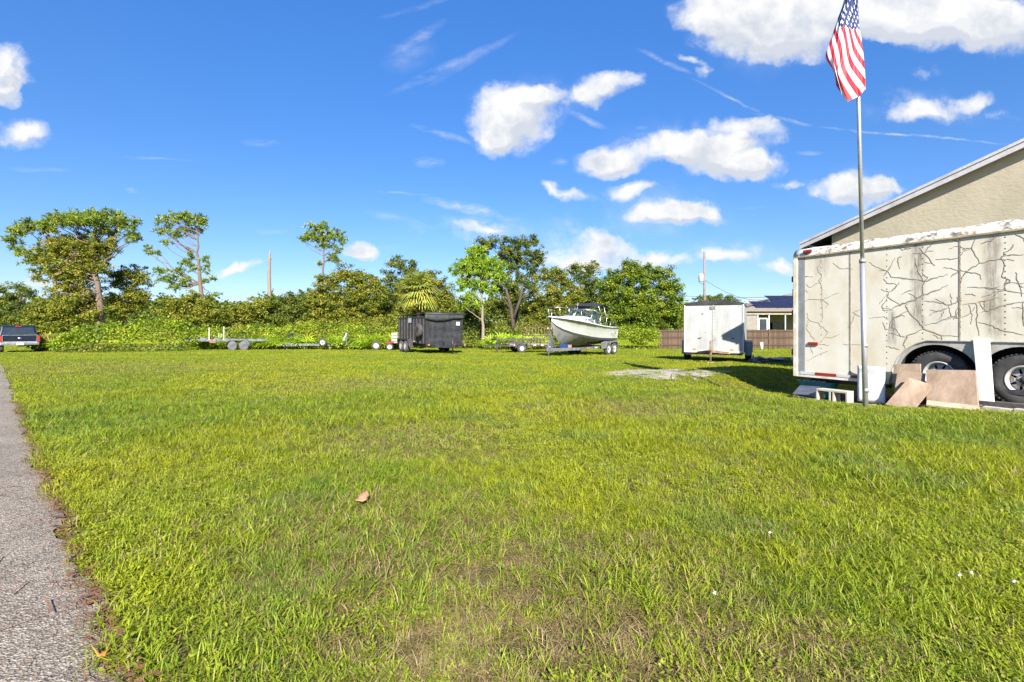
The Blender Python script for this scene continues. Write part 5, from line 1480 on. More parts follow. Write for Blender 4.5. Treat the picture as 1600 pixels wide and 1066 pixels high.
# far left small house
q = D(347, 505, 62)
fh = thing('far_house', 'small far house with brown roof peeking over the thicket at left', 'house', (q.x, 62, terr(62)))
MBbox((0, 2, 1.1), (2.8, 4, 2.2)).build('wall', M['white'], fh)
MB().add([(-1.8, -.4, 2.05), (1.8, -.4, 2.05), (1.8, 4.4, 2.05), (-1.8, 4.4, 2.05), (-.5, 2, 3.0), (.6, 2, 3.0)], [(0, 1, 5, 4), (1, 2, 5), (2, 3, 4, 5), (3, 0, 4)]).build('roof', pm('tan_shingle', (.22, .17, .13), .9), fh)
MBbox((0, -.42, 2.0), (3.6, .05, .14)).build('fascia', M['white'], fh)

# ------------------------------------------------------------ utility pole with transformer and wires
q = D(1101, 500, 60)
up = thing('utility_pole', 'grey wooden utility pole with white transformer above the cargo trailer', 'utility pole', (q.x, 60, terr(60)))
zt = D(1101, 394, 60).z - terr(60)
MB().tube([(0, 0, 0), (-.03, 0, zt)], [.17, .13], 12).build('pole', pm('grey_pole_wood', (.20, .17, .14), .9, 0, (.13, .11, .09), 5, stretch=(3, 3, .4)), up)
zb = D(1094, 440, 60).z - terr(60)
MB().lathe([(.001, 0), (.24, 0), (.26, .1), (.26, .85), (.2, .98), (.001, 1.0)], (-.48, -.1, zb), 'z', 18).build('transformer', M['white'], up)
MB().bar((-.3, -.05, zb + .6), (0, 0, zb + .6), .08).build('bracket', M['galv'], up)
MB().tube([(-.3, 0, zt), (-.32, 0, zt + .3)], .05, 8).build('insulator', M['white'], up)
MB().tube([(-.48, -.1, zb + 1.0), (-.8, -.1, zb + .6), (-.75, -.1, zb - .1), (-.3, -.1, zb - .35), (-.05, -.1, zb - .2)], .025, 6).build('jumper_wire', M['black'], up)
def wire(label, pts):
    c = Vector(pts[0])
    o = MB().tube([Vector(p) - c for p in pts], .022, 5).build('power_line', M['black']); o.location = c
    tag(o, label, 'wire', 'wires at the utility pole')
base = Vector((q.x, 60, terr(60)))
a = base + Vector((0, 0, zb + .2)); c = D(1240, 463, 50)
wire('thin black wire sagging from the utility pole towards the porch house', [a.lerp(c, t) - Vector((0, 0, 1.3 * math.sin(PI * t))) for t in np.linspace(0, 1, 14)])
a = D(1060, 462, 62); c = D(1250, 462, 52)
wire('thin level black wire running low behind the utility pole', [a.lerp(c, t) - Vector((0, 0, .25 * math.sin(PI * t))) for t in np.linspace(0, 1, 10)])

# ------------------------------------------------------------ debris beside the big trailer
q = unproj(1215, 566)
db = thing('debris_pile', 'dark pile of scrap boards and black plastic behind the big trailer corner', 'debris', (q[0], q[1], terr(q[1])))
rr = random.Random(9)
for k in range(16):
    x, y = rr.uniform(-.9, 1.0), rr.uniform(-.7, .7)
    MBbox((x, y, .05 + .14 * rr.random() * (1 + x)), (rr.uniform(.4, 1.1), rr.uniform(.08, .3), .03), (rr.uniform(-.3, .3), rr.uniform(-.3, .2), rr.uniform(0, 3))).build('scrap_board', [M['darksteel'], M['oldwood'], M['rubber'], M['greytrim']][k % 4], db)
# ------------------------------------------------------------ litter on the lawn and road edge
def leafthing(nm, label, px, py, size, mat, cat='leaf', flat=.35):
    x, y = unproj(px, py)
    vs = []; n = 9
    for i in range(n):
        t = 2 * PI * i / n; r = size * (.75 + .35 * rr.random()) * (1.3 if i in (0, 1) else 1)
        vs.append((r * math.cos(t), r * math.sin(t) * .8, .012 * math.sin(2 * t) + flat * size * .4 * math.cos(t)))
    vs.append((0, 0, -.01))
    o = MB().add(vs, [(i, (i + 1) % n, n) for i in range(n)], True).build(nm, mat, None, solid=.002)
    o.location = (x, y, terr(y) + .075); o.rotation_euler = (R(25), R(-8), rr.uniform(0, 6))
    return tag(o, label, cat)
Mleaf = pm('dry_leaf', (.36, .19, .11), .8, 0, (.22, .11, .06), 30)
leafthing('dry_leaf', 'large curled tan dry leaf lying in the grass left of centre', 563, 796, .046, Mleaf)
o = leafthing('dry_leaf', 'orange dry leaf lying at the road edge in the bottom left corner', 158, 1034, .030, pm('orange_leaf', (.55, .20, .04), .7), flat=.1); o.location.z = .04
for k, (px, py) in enumerate(((1520, 918), (1500, 922), (1585, 932), (1203, 851), (1118, 952), (1555, 664))):
    x, y = unproj(px, py)
    o = MB().lathe([(.001, .0), (.003, .005), (.011, .012), (.009, .016), (.001, .018)], (0, 0, 0), 'z', 8).build('white_mushroom', M['trimw'])
    o.location = (x, y, terr(y) + .06); o.rotation_euler = (rr.uniform(-.6, .6), rr.uniform(-.6, .6), 0); o.scale = (.9, .6, .8)
    tag(o, ['tiny white mushroom in the grass at lower right, middle one of three', 'tiny white mushroom in the grass at lower right, left of three', 'tiny white mushroom in the grass near the right edge', 'tiny white mushroom in the mid lawn', 'tiny white mushroom near the bottom right of centre', 'tiny white mushroom in front of the black timber'][k], 'mushroom', 'white specks of mushroom in the lawn')
# pine needles and twigs along the road edge: thin slivers
V = []; Fc = []
for k in range(2600):
    s = rr.uniform(-1.2, 9) if k < 1900 else rr.uniform(-1.2, 4); w = abs(rr.gauss(0, .055)) - .03 if k < 1900 else rr.uniform(0, .9) ** 1.6
    q = RE + RD * s - RN * w
    a = rr.uniform(0, PI); L = rr.uniform(.015, .05) * (1.3 if rr.random() < .1 else 1); wd = .0012 if k < 1900 else .0008
    if k % 90 == 0: L = rr.uniform(.05, .09); wd = .0028; q = q - RN * rr.uniform(0, .25)
    dx, dy = math.cos(a) * L, math.sin(a) * L; nx_, ny_ = -math.sin(a) * wd, math.cos(a) * wd
    z = terr(q.y) + .022 + rr.random() * .008
    o = len(V)
    V += [(q.x - dx + nx_, q.y - dy + ny_, z), (q.x + dx + nx_, q.y + dy + ny_, z + .004), (q.x + dx - nx_, q.y + dy - ny_, z + .005), (q.x - dx - nx_, q.y - dy - ny_, z)]
    Fc.append((o, o + 1, o + 2, o + 3))
o = npmesh('pine_needles', np.array(V), np.array(Fc), pm('dead_needles', (.22, .09, .035), .9, 0, (.10, .05, .03), 20))
tag(o, 'dead brown pine needles scattered along the road edge', 'needles', kind='stuff')
V = []; Fc = []
for k in range(500):
    s = rr.uniform(-1.2, 8); w = rr.gauss(-.01, .03)
    q = RE + RD * s - RN * w; r0 = rr.uniform(.008, .028); z = terr(q.y) + .02 + rr.random() * .012
    o = len(V); n = 5
    for i in range(n):
        t = 2 * PI * i / n + rr.random(); V.append((q.x + r0 * math.cos(t), q.y + r0 * math.sin(t) * .7, z + rr.uniform(0, .008)))
    Fc.append(tuple(o + i for i in range(n)))
o = npmesh('leaf_crumbs', np.array(V), np.array(Fc), pm('rotting_leaves', (.20, .085, .04), .9, 0, (.09, .045, .025), 20))
tag(o, 'rust brown leaf crumbs caught between road and lawn', 'crumbs', kind='stuff')
# ------------------------------------------------------------ foliage
def leaf_mat(nm, stops, trans=.35):
    m, b, p, out = newmat(nm)
    at = b.n('ShaderNodeAttribute', attribute_name='tint')
    c = b.ramp(at.outputs['Fac'], [(q, tuple(min(.6, x * 1.1) for x in cc)) for q, cc in stops])
    b.l(c, p.inputs['Base Color']); p.inputs['Roughness'].default_value = .55; p.inputs['Specular IOR Level'].default_value = .3
    tr = b.n('ShaderNodeBsdfTranslucent'); b.l(b.mix(1.0, c, (1, 1.05, .55), 'MULTIPLY'), tr.inputs[0])
    mx = b.n('ShaderNodeMixShader'); mx.inputs[0].default_value = trans
    b.l(p.outputs[0], mx.inputs[1]); b.l(tr.outputs[0], mx.inputs[2]); b.l(mx.outputs[0], out.inputs[0])
    return m
LM = dict(
 lush=leaf_mat('lush_leaves', [(0, (.035, .075, .008)), (.4, (.11, .165, .012)), (.8, (.22, .27, .02)), (1, (.33, .33, .04))]),
 oak=leaf_mat('oak_leaves', [(0, (0.034, 0.062, 0.011)), (.4, (0.085, 0.124, 0.016)), (.75, (0.171, 0.194, 0.025)), (1, (0.295, 0.232, 0.046))]),
 olive=leaf_mat('olive_leaves', [(0, (.05, .08, .010)), (.35, (.14, .16, .016)), (.75, (.25, .255, .026)), (.93, (.33, .28, .04)), (1, (.36, .22, .05))]),
 vine=leaf_mat('vine_leaves', [(0, (.03, .06, .007)), (.3, (.10, .15, .01)), (.7, (.27, .34, .018)), (1, (.45, .42, .045))]),
 pine=leaf_mat('pine_needles_green', [(0, (.045, .085, .014)), (.5, (.14, .20, .018)), (.85, (.26, .30, .025)), (1, (.30, .24, .06))], .25),
 brightpine=leaf_mat('young_pine_needles', [(0, (.07, .13, .014)), (.5, (.18, .28, .018)), (1, (.34, .42, .03))], .3),
 palm=leaf_mat('palm_fronds', [(0, (.09, .14, .03)), (.5, (.26, .31, .07)), (.8, (.42, .38, .06)), (1, (.52, .40, .07))], .3),
 fern=leaf_mat('palmetto_leaves', [(0, (0.078, 0.155, 0.016)), (.5, (0.232, 0.357, 0.019)), (.85, (0.419, 0.496, 0.031)), (1, (0.550, 0.465, 0.078))], .3),
 dry=leaf_mat('dead_hanging_moss', [(0, (.10, .075, .045)), (.5, (.20, .15, .09)), (1, (.32, .25, .15))], .2),
 tallgrass=leaf_mat('tall_grass', [(0, (.12, .13, .02)), (.5, (.24, .22, .04)), (1, (.36, .29, .09))], .3))
Mbark = pm('bark', (.075, .058, .043), .95, 0, (.045, .034, .026), 3, bump=1, bscale=14, stretch=(2, 2, .5))
Mpbark = pm('pine_bark', (.15, .105, .075), .95, 0, (.12, .085, .06), 3, bump=1, bscale=14, stretch=(2, 2, .5))
Mdead = pm('dead_wood', (.22, .17, .13), .95, 0, (.2, .15, .11), 3, bump=1, bscale=14, stretch=(2, 2, .5))

def rand_dirs(n, r):
    v = r.normal(size=(n, 3)); return v / np.linalg.norm(v, axis=1)[:, None]
def leaf_quads(P, size, tint, r, aspect=.55, up=.25):
    "a rhomb leaf at each point, folded slightly"
    n = len(P)
    nrm = rand_dirs(n, r); nrm[:, 2] = np.abs(nrm[:, 2]) + up; nrm /= np.linalg.norm(nrm, axis=1)[:, None]
    t = np.cross(nrm, rand_dirs(n, r)); t /= np.linalg.norm(t, axis=1)[:, None] + 1e-9
    s = np.cross(nrm, t)
    L = size[:, None]
    a = P - t * L * .5; c = P + t * L * .5
    b_ = P + s * L * aspect * .5 + nrm * L * .08; d = P - s * L * aspect * .5 + nrm * L * .08
    V = np.stack([a, b_, c, d], 1).reshape(-1, 3)
    return V, np.arange(n * 4).reshape(n, 4), tint
def clumps(blobs, per_m2, r, bias=.45):
    "clump centres on and inside ellipsoids; blobs: (cx,cy,cz,rx,ry,rz)"
    out = []
    for (cx, cy, cz, rx, ry, rz) in blobs:
        n = max(6, int(per_m2 * (rx * rz + rx * ry + ry * rz) * 1.4))
        d = rand_dirs(n, r); k = r.uniform(0, 1, n) ** bias
        k *= 1 + .12 * r.normal(size=n)
        out.append(np.stack([cx + d[:, 0] * rx * k, cy + d[:, 1] * ry * k, cz + d[:, 2] * rz * k], 1))
    return np.concatenate(out)
def broad_crown(blobs, seed, mat, per=2.2, leaves=26, cr=.42, size=.19, parent=None, name='crown'):
    per *= 3.1; leaves = int(leaves * 2.5); size *= .92; cr *= 1.1
    r = np.random.default_rng(seed)
    C = clumps(blobs, per, r)
    n = len(C)
    ct_ = r.uniform(0, 1, n)
    idx = np.repeat(np.arange(n), leaves)
    off = rand_dirs(len(idx), r) * (r.uniform(0, 1, len(idx)) ** .5)[:, None] * cr * np.repeat(r.uniform(.55, 1.3, n), leaves)[:, None]
    off[:, 2] *= .7
    P = C[idx] + off
    t = np.clip(ct_[idx] * .6 + r.uniform(0, .5, len(idx)) - .05, 0, 1)
    V, Fq, tt = leaf_quads(P, r.uniform(.65, 1.35, len(idx)) * size, t, r)
    o = npmesh(name, V, Fq, mat, parent, {'tint': tt})
    return o, C
def needle_tufts(C, seed, mat, parent, n=26, L=.30, w=.05, name='crown', upw=.35):
    r = np.random.default_rng(seed)
    m = len(C); idx = np.repeat(np.arange(m), n)
    d = rand_dirs(len(idx), r); d[:, 2] += upw; d /= np.linalg.norm(d, axis=1)[:, None]
    ll = (r.uniform(.6, 1.15, len(idx)) * L * np.repeat(r.uniform(.7, 1.25, m), n))[:, None]
    s = np.cross(d, rand_dirs(len(idx), r)); s /= np.linalg.norm(s, axis=1)[:, None] + 1e-9
    base = C[idx] + d * ll * .05
    V = np.stack([base - s * w * .4, base + s * w * .4, base + d * ll * .7 + s * w * .5, base + d * ll, base + d * ll * .7 - s * w * .5], 1)
    k = len(idx)
    t = np.clip(np.repeat(r.uniform(0, .6, m), n) + r.uniform(0, .4, k), 0, 1)
    return npmesh(name, V.reshape(-1, 3), np.arange(k * 5).reshape(k, 5), mat, parent, {'tint': t})

class Tree:
    def __init__(s, name, label, px, Y, cat='tree', group=None):
        s.Y = Y; s.base = Vector(((px - 800) / F * Y, Y, terr(Y)))
        s.o = thing(name, label, cat, s.base, 0, group)
    def L(s, px, py, dy=0.0):
        v = D(px, py, s.Y); return Vector((v.x - s.base.x, dy, v.z - s.base.z))
    def blobs(s, lst, depth=.85):
        k = s.Y / F; out = []
        for b_ in lst:
            px, py, rx, ry = b_[:4]; dy = b_[4] if len(b_) > 4 else 0
            c = s.L(px, py, dy); out.append((c.x, c.y, c.z, rx * k, (rx + ry) / 2 * k * depth, ry * k))
        return out
def limb(mb, a, c, r0, r1, seed, sag=.12, n=6):
    r = random.Random(seed); a = Vector(a); c = Vector(c); L = (c - a).length
    pts = []; rs = []
    for i in range(n + 1):
        t = i / n
        q = a.lerp(c, t) + Vector((r.uniform(-1, 1), r.uniform(-1, 1), r.uniform(-1, 1))) * L * .04 * (1 if 0 < i < n else 0)
        q.z += math.sin(PI * t) * sag * L * -.5
        pts.append(q); rs.append(r0 + (r1 - r0) * t)
    mb.tube(pts, rs, 7, caps=False)
    return pts
def trunk_to(t, poly, r0, targets, mat, seed, r1=.06, from_=.45):
    "trunk along poly (px,py,dy), limbs branching off to target points"
    P = [t.L(*q) for q in poly]
    mb = MB()
    n = len(P)
    pts = []
    for i in range(n - 1):
        for k in range(3): pts.append(P[i].lerp(P[i + 1], k / 3))
    pts.append(P[-1])
    rs = [r0 * (1.25 if i == 0 else 1) + (r1 - r0) * i / (len(pts) - 1) for i in range(len(pts))]
    rr_ = random.Random(seed)
    for i in range(1, len(pts) - 1): pts[i] = pts[i] + Vector((rr_.uniform(-.06, .06), rr_.uniform(-.06, .06), 0))
    pts[0] = pts[0] - Vector((0, 0, .2))
    mb.tube(pts, rs, 9, caps=False)
    for k, c in enumerate(targets):
        c = Vector(c)
        # leave the trunk a little below the target
        cand = [q for q in pts[int(len(pts) * from_):] if q.z < c.z + .3] or [pts[int(len(pts) * from_)]]
        a = min(cand, key=lambda q: abs((c.z - q.z) - (c - q).length * .55))
        i = pts.index(a)
        limb(mb, a, c, min(.085, rs[i] * .35 + .01), .018, seed + k)
    return mb.build('trunk', mat, t.o)
def broadleaf(label, px, Y, poly, blobs, seed, kind='oak', r0=.22, per=2.2, leaves=26, cr=.42, size=.19, nm='oak_tree', nl=14, cat='tree', group=None):
    t = Tree(nm, label, px, Y, cat, group)
    B = t.blobs(blobs)
    o, C = broad_crown(B, seed, LM[kind], per, leaves, cr, size, t.o)
    r = np.random.default_rng(seed + 1)
    sel = C[r.choice(len(C), min(nl, len(C)), replace=False)]
    trunk_to(t, poly, r0, [tuple(q) for q in sel], Mbark, seed)
    return t
def pine(label, px, Y, poly, blobs, seed, kind='pine', r0=.16, per=2.6, L=.32, nl=18, nm='pine_tree', n=26, from_=.45, barkm=None, r1=.05):
    t = Tree(nm, label, px, Y)
    r = np.random.default_rng(seed)
    C = clumps(t.blobs(blobs), per * 2.8, r, .5)
    needle_tufts(C, seed, LM[kind], t.o, n=n, L=L)
    sel = C[r.choice(len(C), min(nl, len(C)), replace=False)]
    trunk_to(t, poly, r0, [tuple(q) for q in sel], barkm or Mpbark, seed, from_=from_, r1=r1)
    return t

# --- left group
t = pine('wide flat-topped old pine leaning over the thicket at the left', 157, 44, [(157, 510), (156, 470), (150, 430, 0), (146, 395), (150, 355)],
     [(60, 355, 34, 12), (95, 345, 32, 12), (130, 338, 32, 11), (165, 338, 32, 12), (195, 350, 24, 13), (30, 362, 22, 12), (205, 368, 16, 12), (25, 392, 14, 10), (70, 378, 26, 13, 1), (110, 372, 24, 14, 1), (160, 362, 24, 14), (48, 405, 20, 10), (20, 375, 14, 10), (140,350,50,10,-1)], 11, r0=.30, per=4.2, nl=40, r1=.12, L=.34)
o, C = broad_crown(t.blobs([(100, 405, 34, 24), (75, 425, 24, 18), (115, 440, 26, 26), (130, 470, 26, 24), (95, 460, 20, 20), (135, 400, 16, 26), (160, 420, 12, 20), (60, 400, 18, 12), (110, 385, 40, 16), (165, 385, 28, 18), (85, 395, 30, 18), (120, 425, 34, 22), (150, 400, 18, 24), (110, 480, 34, 26), (150, 490, 24, 16)]), 12, LM['olive'], 2.0, 24, .4, .19, t.o, 'vines')
o, C = broad_crown(t.blobs([(118, 455, 20, 28), (105, 430, 18, 18), (125, 410, 24, 16), (130, 490, 16, 14), (148, 470, 10, 30)]), 13, LM['dry'], 1.6, 18, .35, .2, t.o, 'hanging_vines')
mb = MB(); 
for (a, c, r0) in (((152, 440), (95, 370), .22), ((95, 370), (50, 352), .12), ((150, 400), (120, 362), .14), ((148, 410), (180, 362), .15), ((125, 408), (70, 392), .10), ((150,430),(110,400),.14)):
    limb(mb, t.L(*a), t.L(*c), r0, r0 * .5, 5, sag=-.05)
mb.build('heavy_limbs', Mbark, t.o, kind='stuff')
broadleaf('round olive green oak standing right of the wide flat-topped pine', 195, 47, [(195, 512), (196, 470), (198, 440)], [(200, 428, 26, 18), (222, 438, 16, 14), (180, 440, 16, 18), (205, 460, 26, 20), (185, 480, 26, 22), (225, 470, 10, 12)], 21, 'olive', per=2.0)
broadleaf('dark leafy oak at the left edge behind the pickup', 28, 50, [(28, 512), (30, 480), (34, 455)], [(12, 470, 22, 18), (40, 455, 22, 12), (30, 490, 34, 20), (62, 480, 20, 18), (0, 492, 22, 20), (50, 500, 30, 16), (5, 452, 10, 9)], 22, 'oak', per=2.0)
broadleaf('yellow-green bushy tree just right of the pickup', 82, 42, [(82, 520), (82, 500), (82, 480)], [(80, 480, 28, 18), (60, 498, 24, 18), (100, 500, 24, 20), (75, 512, 32, 14), (110, 515, 24, 10)], 23, 'olive', per=2.4, nl=6)
pine('tall slender pine with long bare limbs at the left', 315, 44, [(324, 510), (316, 470), (312, 430), (309, 395), (310, 365)],
     [(262, 343, 20, 11), (285, 340, 24, 11), (305, 345, 18, 10), (318, 350, 9, 9), (255, 360, 16, 9), (275, 365, 18, 9), (262, 380, 12, 6), (240, 395, 16, 5), (228, 388, 8, 5), (300, 400, 9, 8), (318, 405, 9, 7), (325, 420, 8, 9), (290, 410, 10, 10), (280, 425, 14, 10), (262, 435, 18, 10), (250, 425, 12, 8), (290, 440, 12, 10), (305, 420, 8, 6), (330, 437, 8, 6), (338, 462, 8, 4), (275, 448, 14, 6), (318, 440, 6, 4), (290, 355, 22, 8, 1)], 31, r0=.24, per=4.4, nl=44, L=.30, n=22)
t = broadleaf('vine-covered bush wrapped around the foot of the slender pine', 300, 42, [(300, 515), (300, 490), (300, 470)], [(280, 478, 20, 20), (300, 470, 18, 16), (318, 485, 22, 20), (290, 495, 32, 12), (330, 500, 20, 14), (262, 490, 14, 14)], 32, 'olive', per=2.2, nl=5)
# dead snag
t = Tree('dead_snag', 'bare dead trunk without branches standing left of centre', 421, 46); mb = MB()
mb.tube([t.L(421, 515), t.L(421.5, 470), t.L(420.5, 430), t.L(421.3, 400), t.L(422, 390)], [.20, .18, .15, .11, .03], 9)
for (a, c) in (((421, 405), (424, 400)), ((421, 412), (418, 413)), ((421, 400), (424.5, 406)), ((421, 432), (424, 434)), ((421, 445), (418, 443))): mb.tube([t.L(*a), t.L(*c)], [.06, .03], 5)
mb.build('trunk', Mdead, t.o)
pine('slender pine with small round crown above the bushes left of centre', 505, 47, [(505, 515), (505, 470), (504, 430), (506, 400), (507, 380)],
     [(500, 357, 26, 10), (478, 370, 16, 10), (520, 368, 20, 10), (536, 378, 8, 8), (500, 372, 26, 9), (508, 385, 16, 6), (528, 390, 8, 6), (519, 402, 14, 6), (499, 412, 5, 4), (525, 408, 8, 4), (500, 436, 6, 4), (512, 437, 4, 3)], 33, 'pine', r0=.15, per=4.4, nl=26, L=.30, n=24, from_=.55)
spec = [
 ('low olive bush right of the slender pine', 375, 44, [(372, 490, 26, 18), (395, 480, 24, 18), (350, 498, 20, 14), (385, 500, 34, 14)], 'olive'),
 ('rounded bush around the foot of the dead snag', 430, 45, [(430, 478, 24, 18), (415, 490, 20, 20), (448, 485, 20, 20), (430, 500, 40, 14), (452, 462, 8, 6)], 'oak'),
 ('dark bush between the dead snag and the brown-tinged oak', 470, 46, [(466, 480, 18, 16), (478, 490, 22, 20), (470, 502, 34, 14), (480, 474, 10, 8)], 'oak'),
 ('broad brown-tinged oak left of centre behind the low boat trailers', 540, 46, [(540, 430, 26, 16), (560, 436, 22, 14), (518, 442, 24, 18), (565, 452, 24, 20), (515, 470, 28, 24), (550, 475, 36, 28), (585, 470, 24, 26), (530, 500, 44, 18), (580, 505, 36, 16), (500, 490, 22, 20), (592, 445, 16, 14), (500, 462, 24, 20), (575, 445, 22, 16)], 'olive'),
 ('oak with a ragged upper crown behind the palm', 625, 50, [(620, 412, 18, 12), (635, 425, 16, 14), (608, 432, 14, 10), (640, 450, 24, 20), (615, 455, 22, 20), (610, 480, 26, 26), (645, 412, 5, 5), (630, 500, 36, 20)], 'oak'),
 ('golden-leaved bushy tree right behind the palm', 688, 47, [(675, 440, 22, 18), (692, 455, 18, 20), (665, 430, 14, 8), (700, 480, 14, 20), (680, 480, 26, 24), (690, 505, 30, 16), (650, 452, 30, 18), (660, 475, 40, 22), (640, 500, 40, 20)], 'olive'),
 ('dark shrub right of the black dump trailer', 733, 48, [(722, 470, 12, 10), (735, 490, 14, 20), (725, 505, 22, 20), (745, 510, 16, 18)], 'oak'),
 ('tall dark oak right of the bright pine', 808, 47, [(760, 382, 20, 16), (790, 385, 26, 18), (820, 378, 20, 10), (825, 400, 24, 22), (838, 425, 16, 16), (800, 415, 26, 24), (812, 450, 26, 20), (785, 450, 20, 18), (845, 398, 8, 10), (836, 372, 6, 8), (800, 485, 24, 20), (830, 480, 22, 20), (775, 480, 16, 20)], 'oak'),
 ('olive tree between the dark oak and the white boat', 868, 45, [(862, 430, 26, 14), (880, 440, 20, 14), (850, 455, 26, 20), (875, 470, 30, 26), (845, 490, 26, 24), (880, 505, 36, 18), (855, 515, 30, 14), (900, 460, 16, 20)], 'olive'),
 ('dark oak with a notched top behind the white boat', 918, 50, [(905, 424, 16, 12), (925, 420, 14, 12), (915, 440, 24, 16), (905, 465, 26, 20), (930, 460, 20, 22), (898, 418, 6, 5)], 'oak'),
 ('great dense rounded tree right of the white boat', 1000, 44, [(985, 420, 18, 12), (1000, 425, 30, 16), (970, 435, 26, 16), (1030, 435, 26, 18), (1050, 455, 18, 24), (950, 450, 22, 20), (985, 455, 40, 26), (1025, 475, 40, 34), (960, 485, 34, 28), (1000, 505, 60, 30), (1050, 490, 18, 26), (940, 500, 20, 28), (1056, 515, 10, 18)], 'lush'),
 ('low tree behind the left end of the wooden fence', 1062, 50, [(1060, 495, 14, 18), (1075, 502, 12, 14), (1052, 480, 6, 8)], 'vine'),
 ('round dark tree top peeking above the small cargo trailer', 1118, 72, [(1118, 468, 34, 7), (1105, 475, 22, 9), (1135, 474, 22, 8), (1118, 490, 40, 16)], 'oak'),
]
for i, (lab, px, Y, bl, kd) in enumerate(spec):
    low = min(b_[1] for b_ in bl)
    broadleaf(lab, px, Y, [(px, 520), (px - 2, (520 + low) / 2 + 12), (px + 3, low + 18)], bl, 50 + i * 3, kd, per=2.5 if 'dense' in lab else 2.1, r0=.30 if low < 440 else .14, nl=16, leaves=28 if 'dense' in lab else 25)
# visible forked dark trunks of the tall oak
t = Tree('oak_tree', 'dark forked oak trunk standing in the shade left of the white boat', 803, 43); mb = MB()
for pts, r0 in (([(803, 525), (801, 500), (798, 480), (790, 450)], .22), ([(801, 500), (812, 470), (818, 440)], .17), ([(799, 485), (785, 465), (775, 440)], .10), ([(812, 470), (830, 450)], .08)):
    P = [t.L(*q) for q in pts]; mb.tube(P, [r0 * (1 - .5 * i / (len(P) - 1)) for i in range(len(P))], 8)
mb.build('trunk', Mbark, t.o)
broad_crown(t.blobs([(790, 440, 16, 10), (818, 436, 14, 8), (775, 452, 8, 6), (830, 448, 8, 7)]), 91, LM['oak'], 1.8, 20, .35, .17, t.o)
# the bright young pine
pine('bright green bushy pine right of the black dump trailer', 755, 40, [(755, 527), (754, 500), (753, 470), (751, 440), (748, 410)],
     [(748, 415, 34, 16, 0), (745, 392, 22, 8), (742, 398, 16, 9), (725, 412, 20, 11), (755, 408, 22, 12), (775, 418, 18, 11), (712, 425, 10, 10), (740, 425, 26, 12), (770, 432, 22, 10), (725, 440, 16, 10), (750, 445, 22, 10), (785, 430, 8, 8), (718, 452, 8, 6), (735, 462, 12, 7), (765, 455, 14, 8), (750, 478, 10, 7), (728, 475, 6, 4)], 35, 'brightpine', r0=.13, per=6.0, nl=30, L=.32, n=28, from_=.3, barkm=Mdead)

# --- cabbage palm
def frond(V, Fq, T, c, d, L, w, tint, r, nb=13):
    d = d.normalized(); side = d.cross(Vector((0, 0, 1))).normalized(); upv = side.cross(d)
    pet = L * .35; c1 = c + d * pet
    for k in range(nb):
        a = (k / (nb - 1) - .5) * 2.5
        dr = (d * math.cos(a) + side * math.sin(a)).normalized()
        ll = L * (.8 - .18 * abs(a)) * r.uniform(.85, 1.1)
        s2 = dr.cross(upv).normalized()
        m_ = c1 + dr * ll * .55 + upv * .02; e = c1 + dr * ll - Vector((0, 0, ll * .26))
        o = len(V)
        V += [tuple(c1 - s2 * w * .2), tuple(c1 + s2 * w * .2), tuple(m_ + s2 * w * .5), tuple(m_ - s2 * w * .5)]
        V += [tuple(e + s2 * w * .08), tuple(e - s2 * w * .08)]
        Fq += [(o, o + 1, o + 2, o + 3), (o + 3, o + 2, o + 4, o + 5)]; T += [min(1, max(0, tint + r.uniform(-.12, .12)))] * 2
    o = len(V)
    V += [tuple(c - side * .02), tuple(c + side * .02), tuple(c1 + side * .015), tuple(c1 - side * .015)]; Fq.append((o, o + 1, o + 2, o + 3)); T.append(tint)
t = Tree('palm_tree', 'cabbage palm with yellowing lower fronds behind the black dump trailer', 655, 41, 'palm')
r = random.Random(77)
c = t.L(655, 456)
mb = MB(); mb.tube([t.L(657, 530), t.L(655, 500), c], [.22, .2, .2], 10); mb.build('trunk', Mbark, t.o)
for k in range(84):
    V = []; Fq = []; T = []
    el = R(66 - 108 * (k / 84)) + r.uniform(-.22, .22); az = k * 2.4 + r.uniform(-.3, .3)
    d = Vector((math.cos(az) * math.cos(el), math.sin(az) * math.cos(el), math.sin(el)))
    tint = .42 + .3 * r.random() if k < 50 else .5 + .32 * r.random()
    frond(V, Fq, T, c + Vector((0, 0, .2 * (1 - k / 84))), d, r.uniform(1.5, 2.15), .14, tint, r)
    npmesh('frond', np.array(V), np.array(Fq), LM['palm'], t.o, {'tint': np.array(T)})

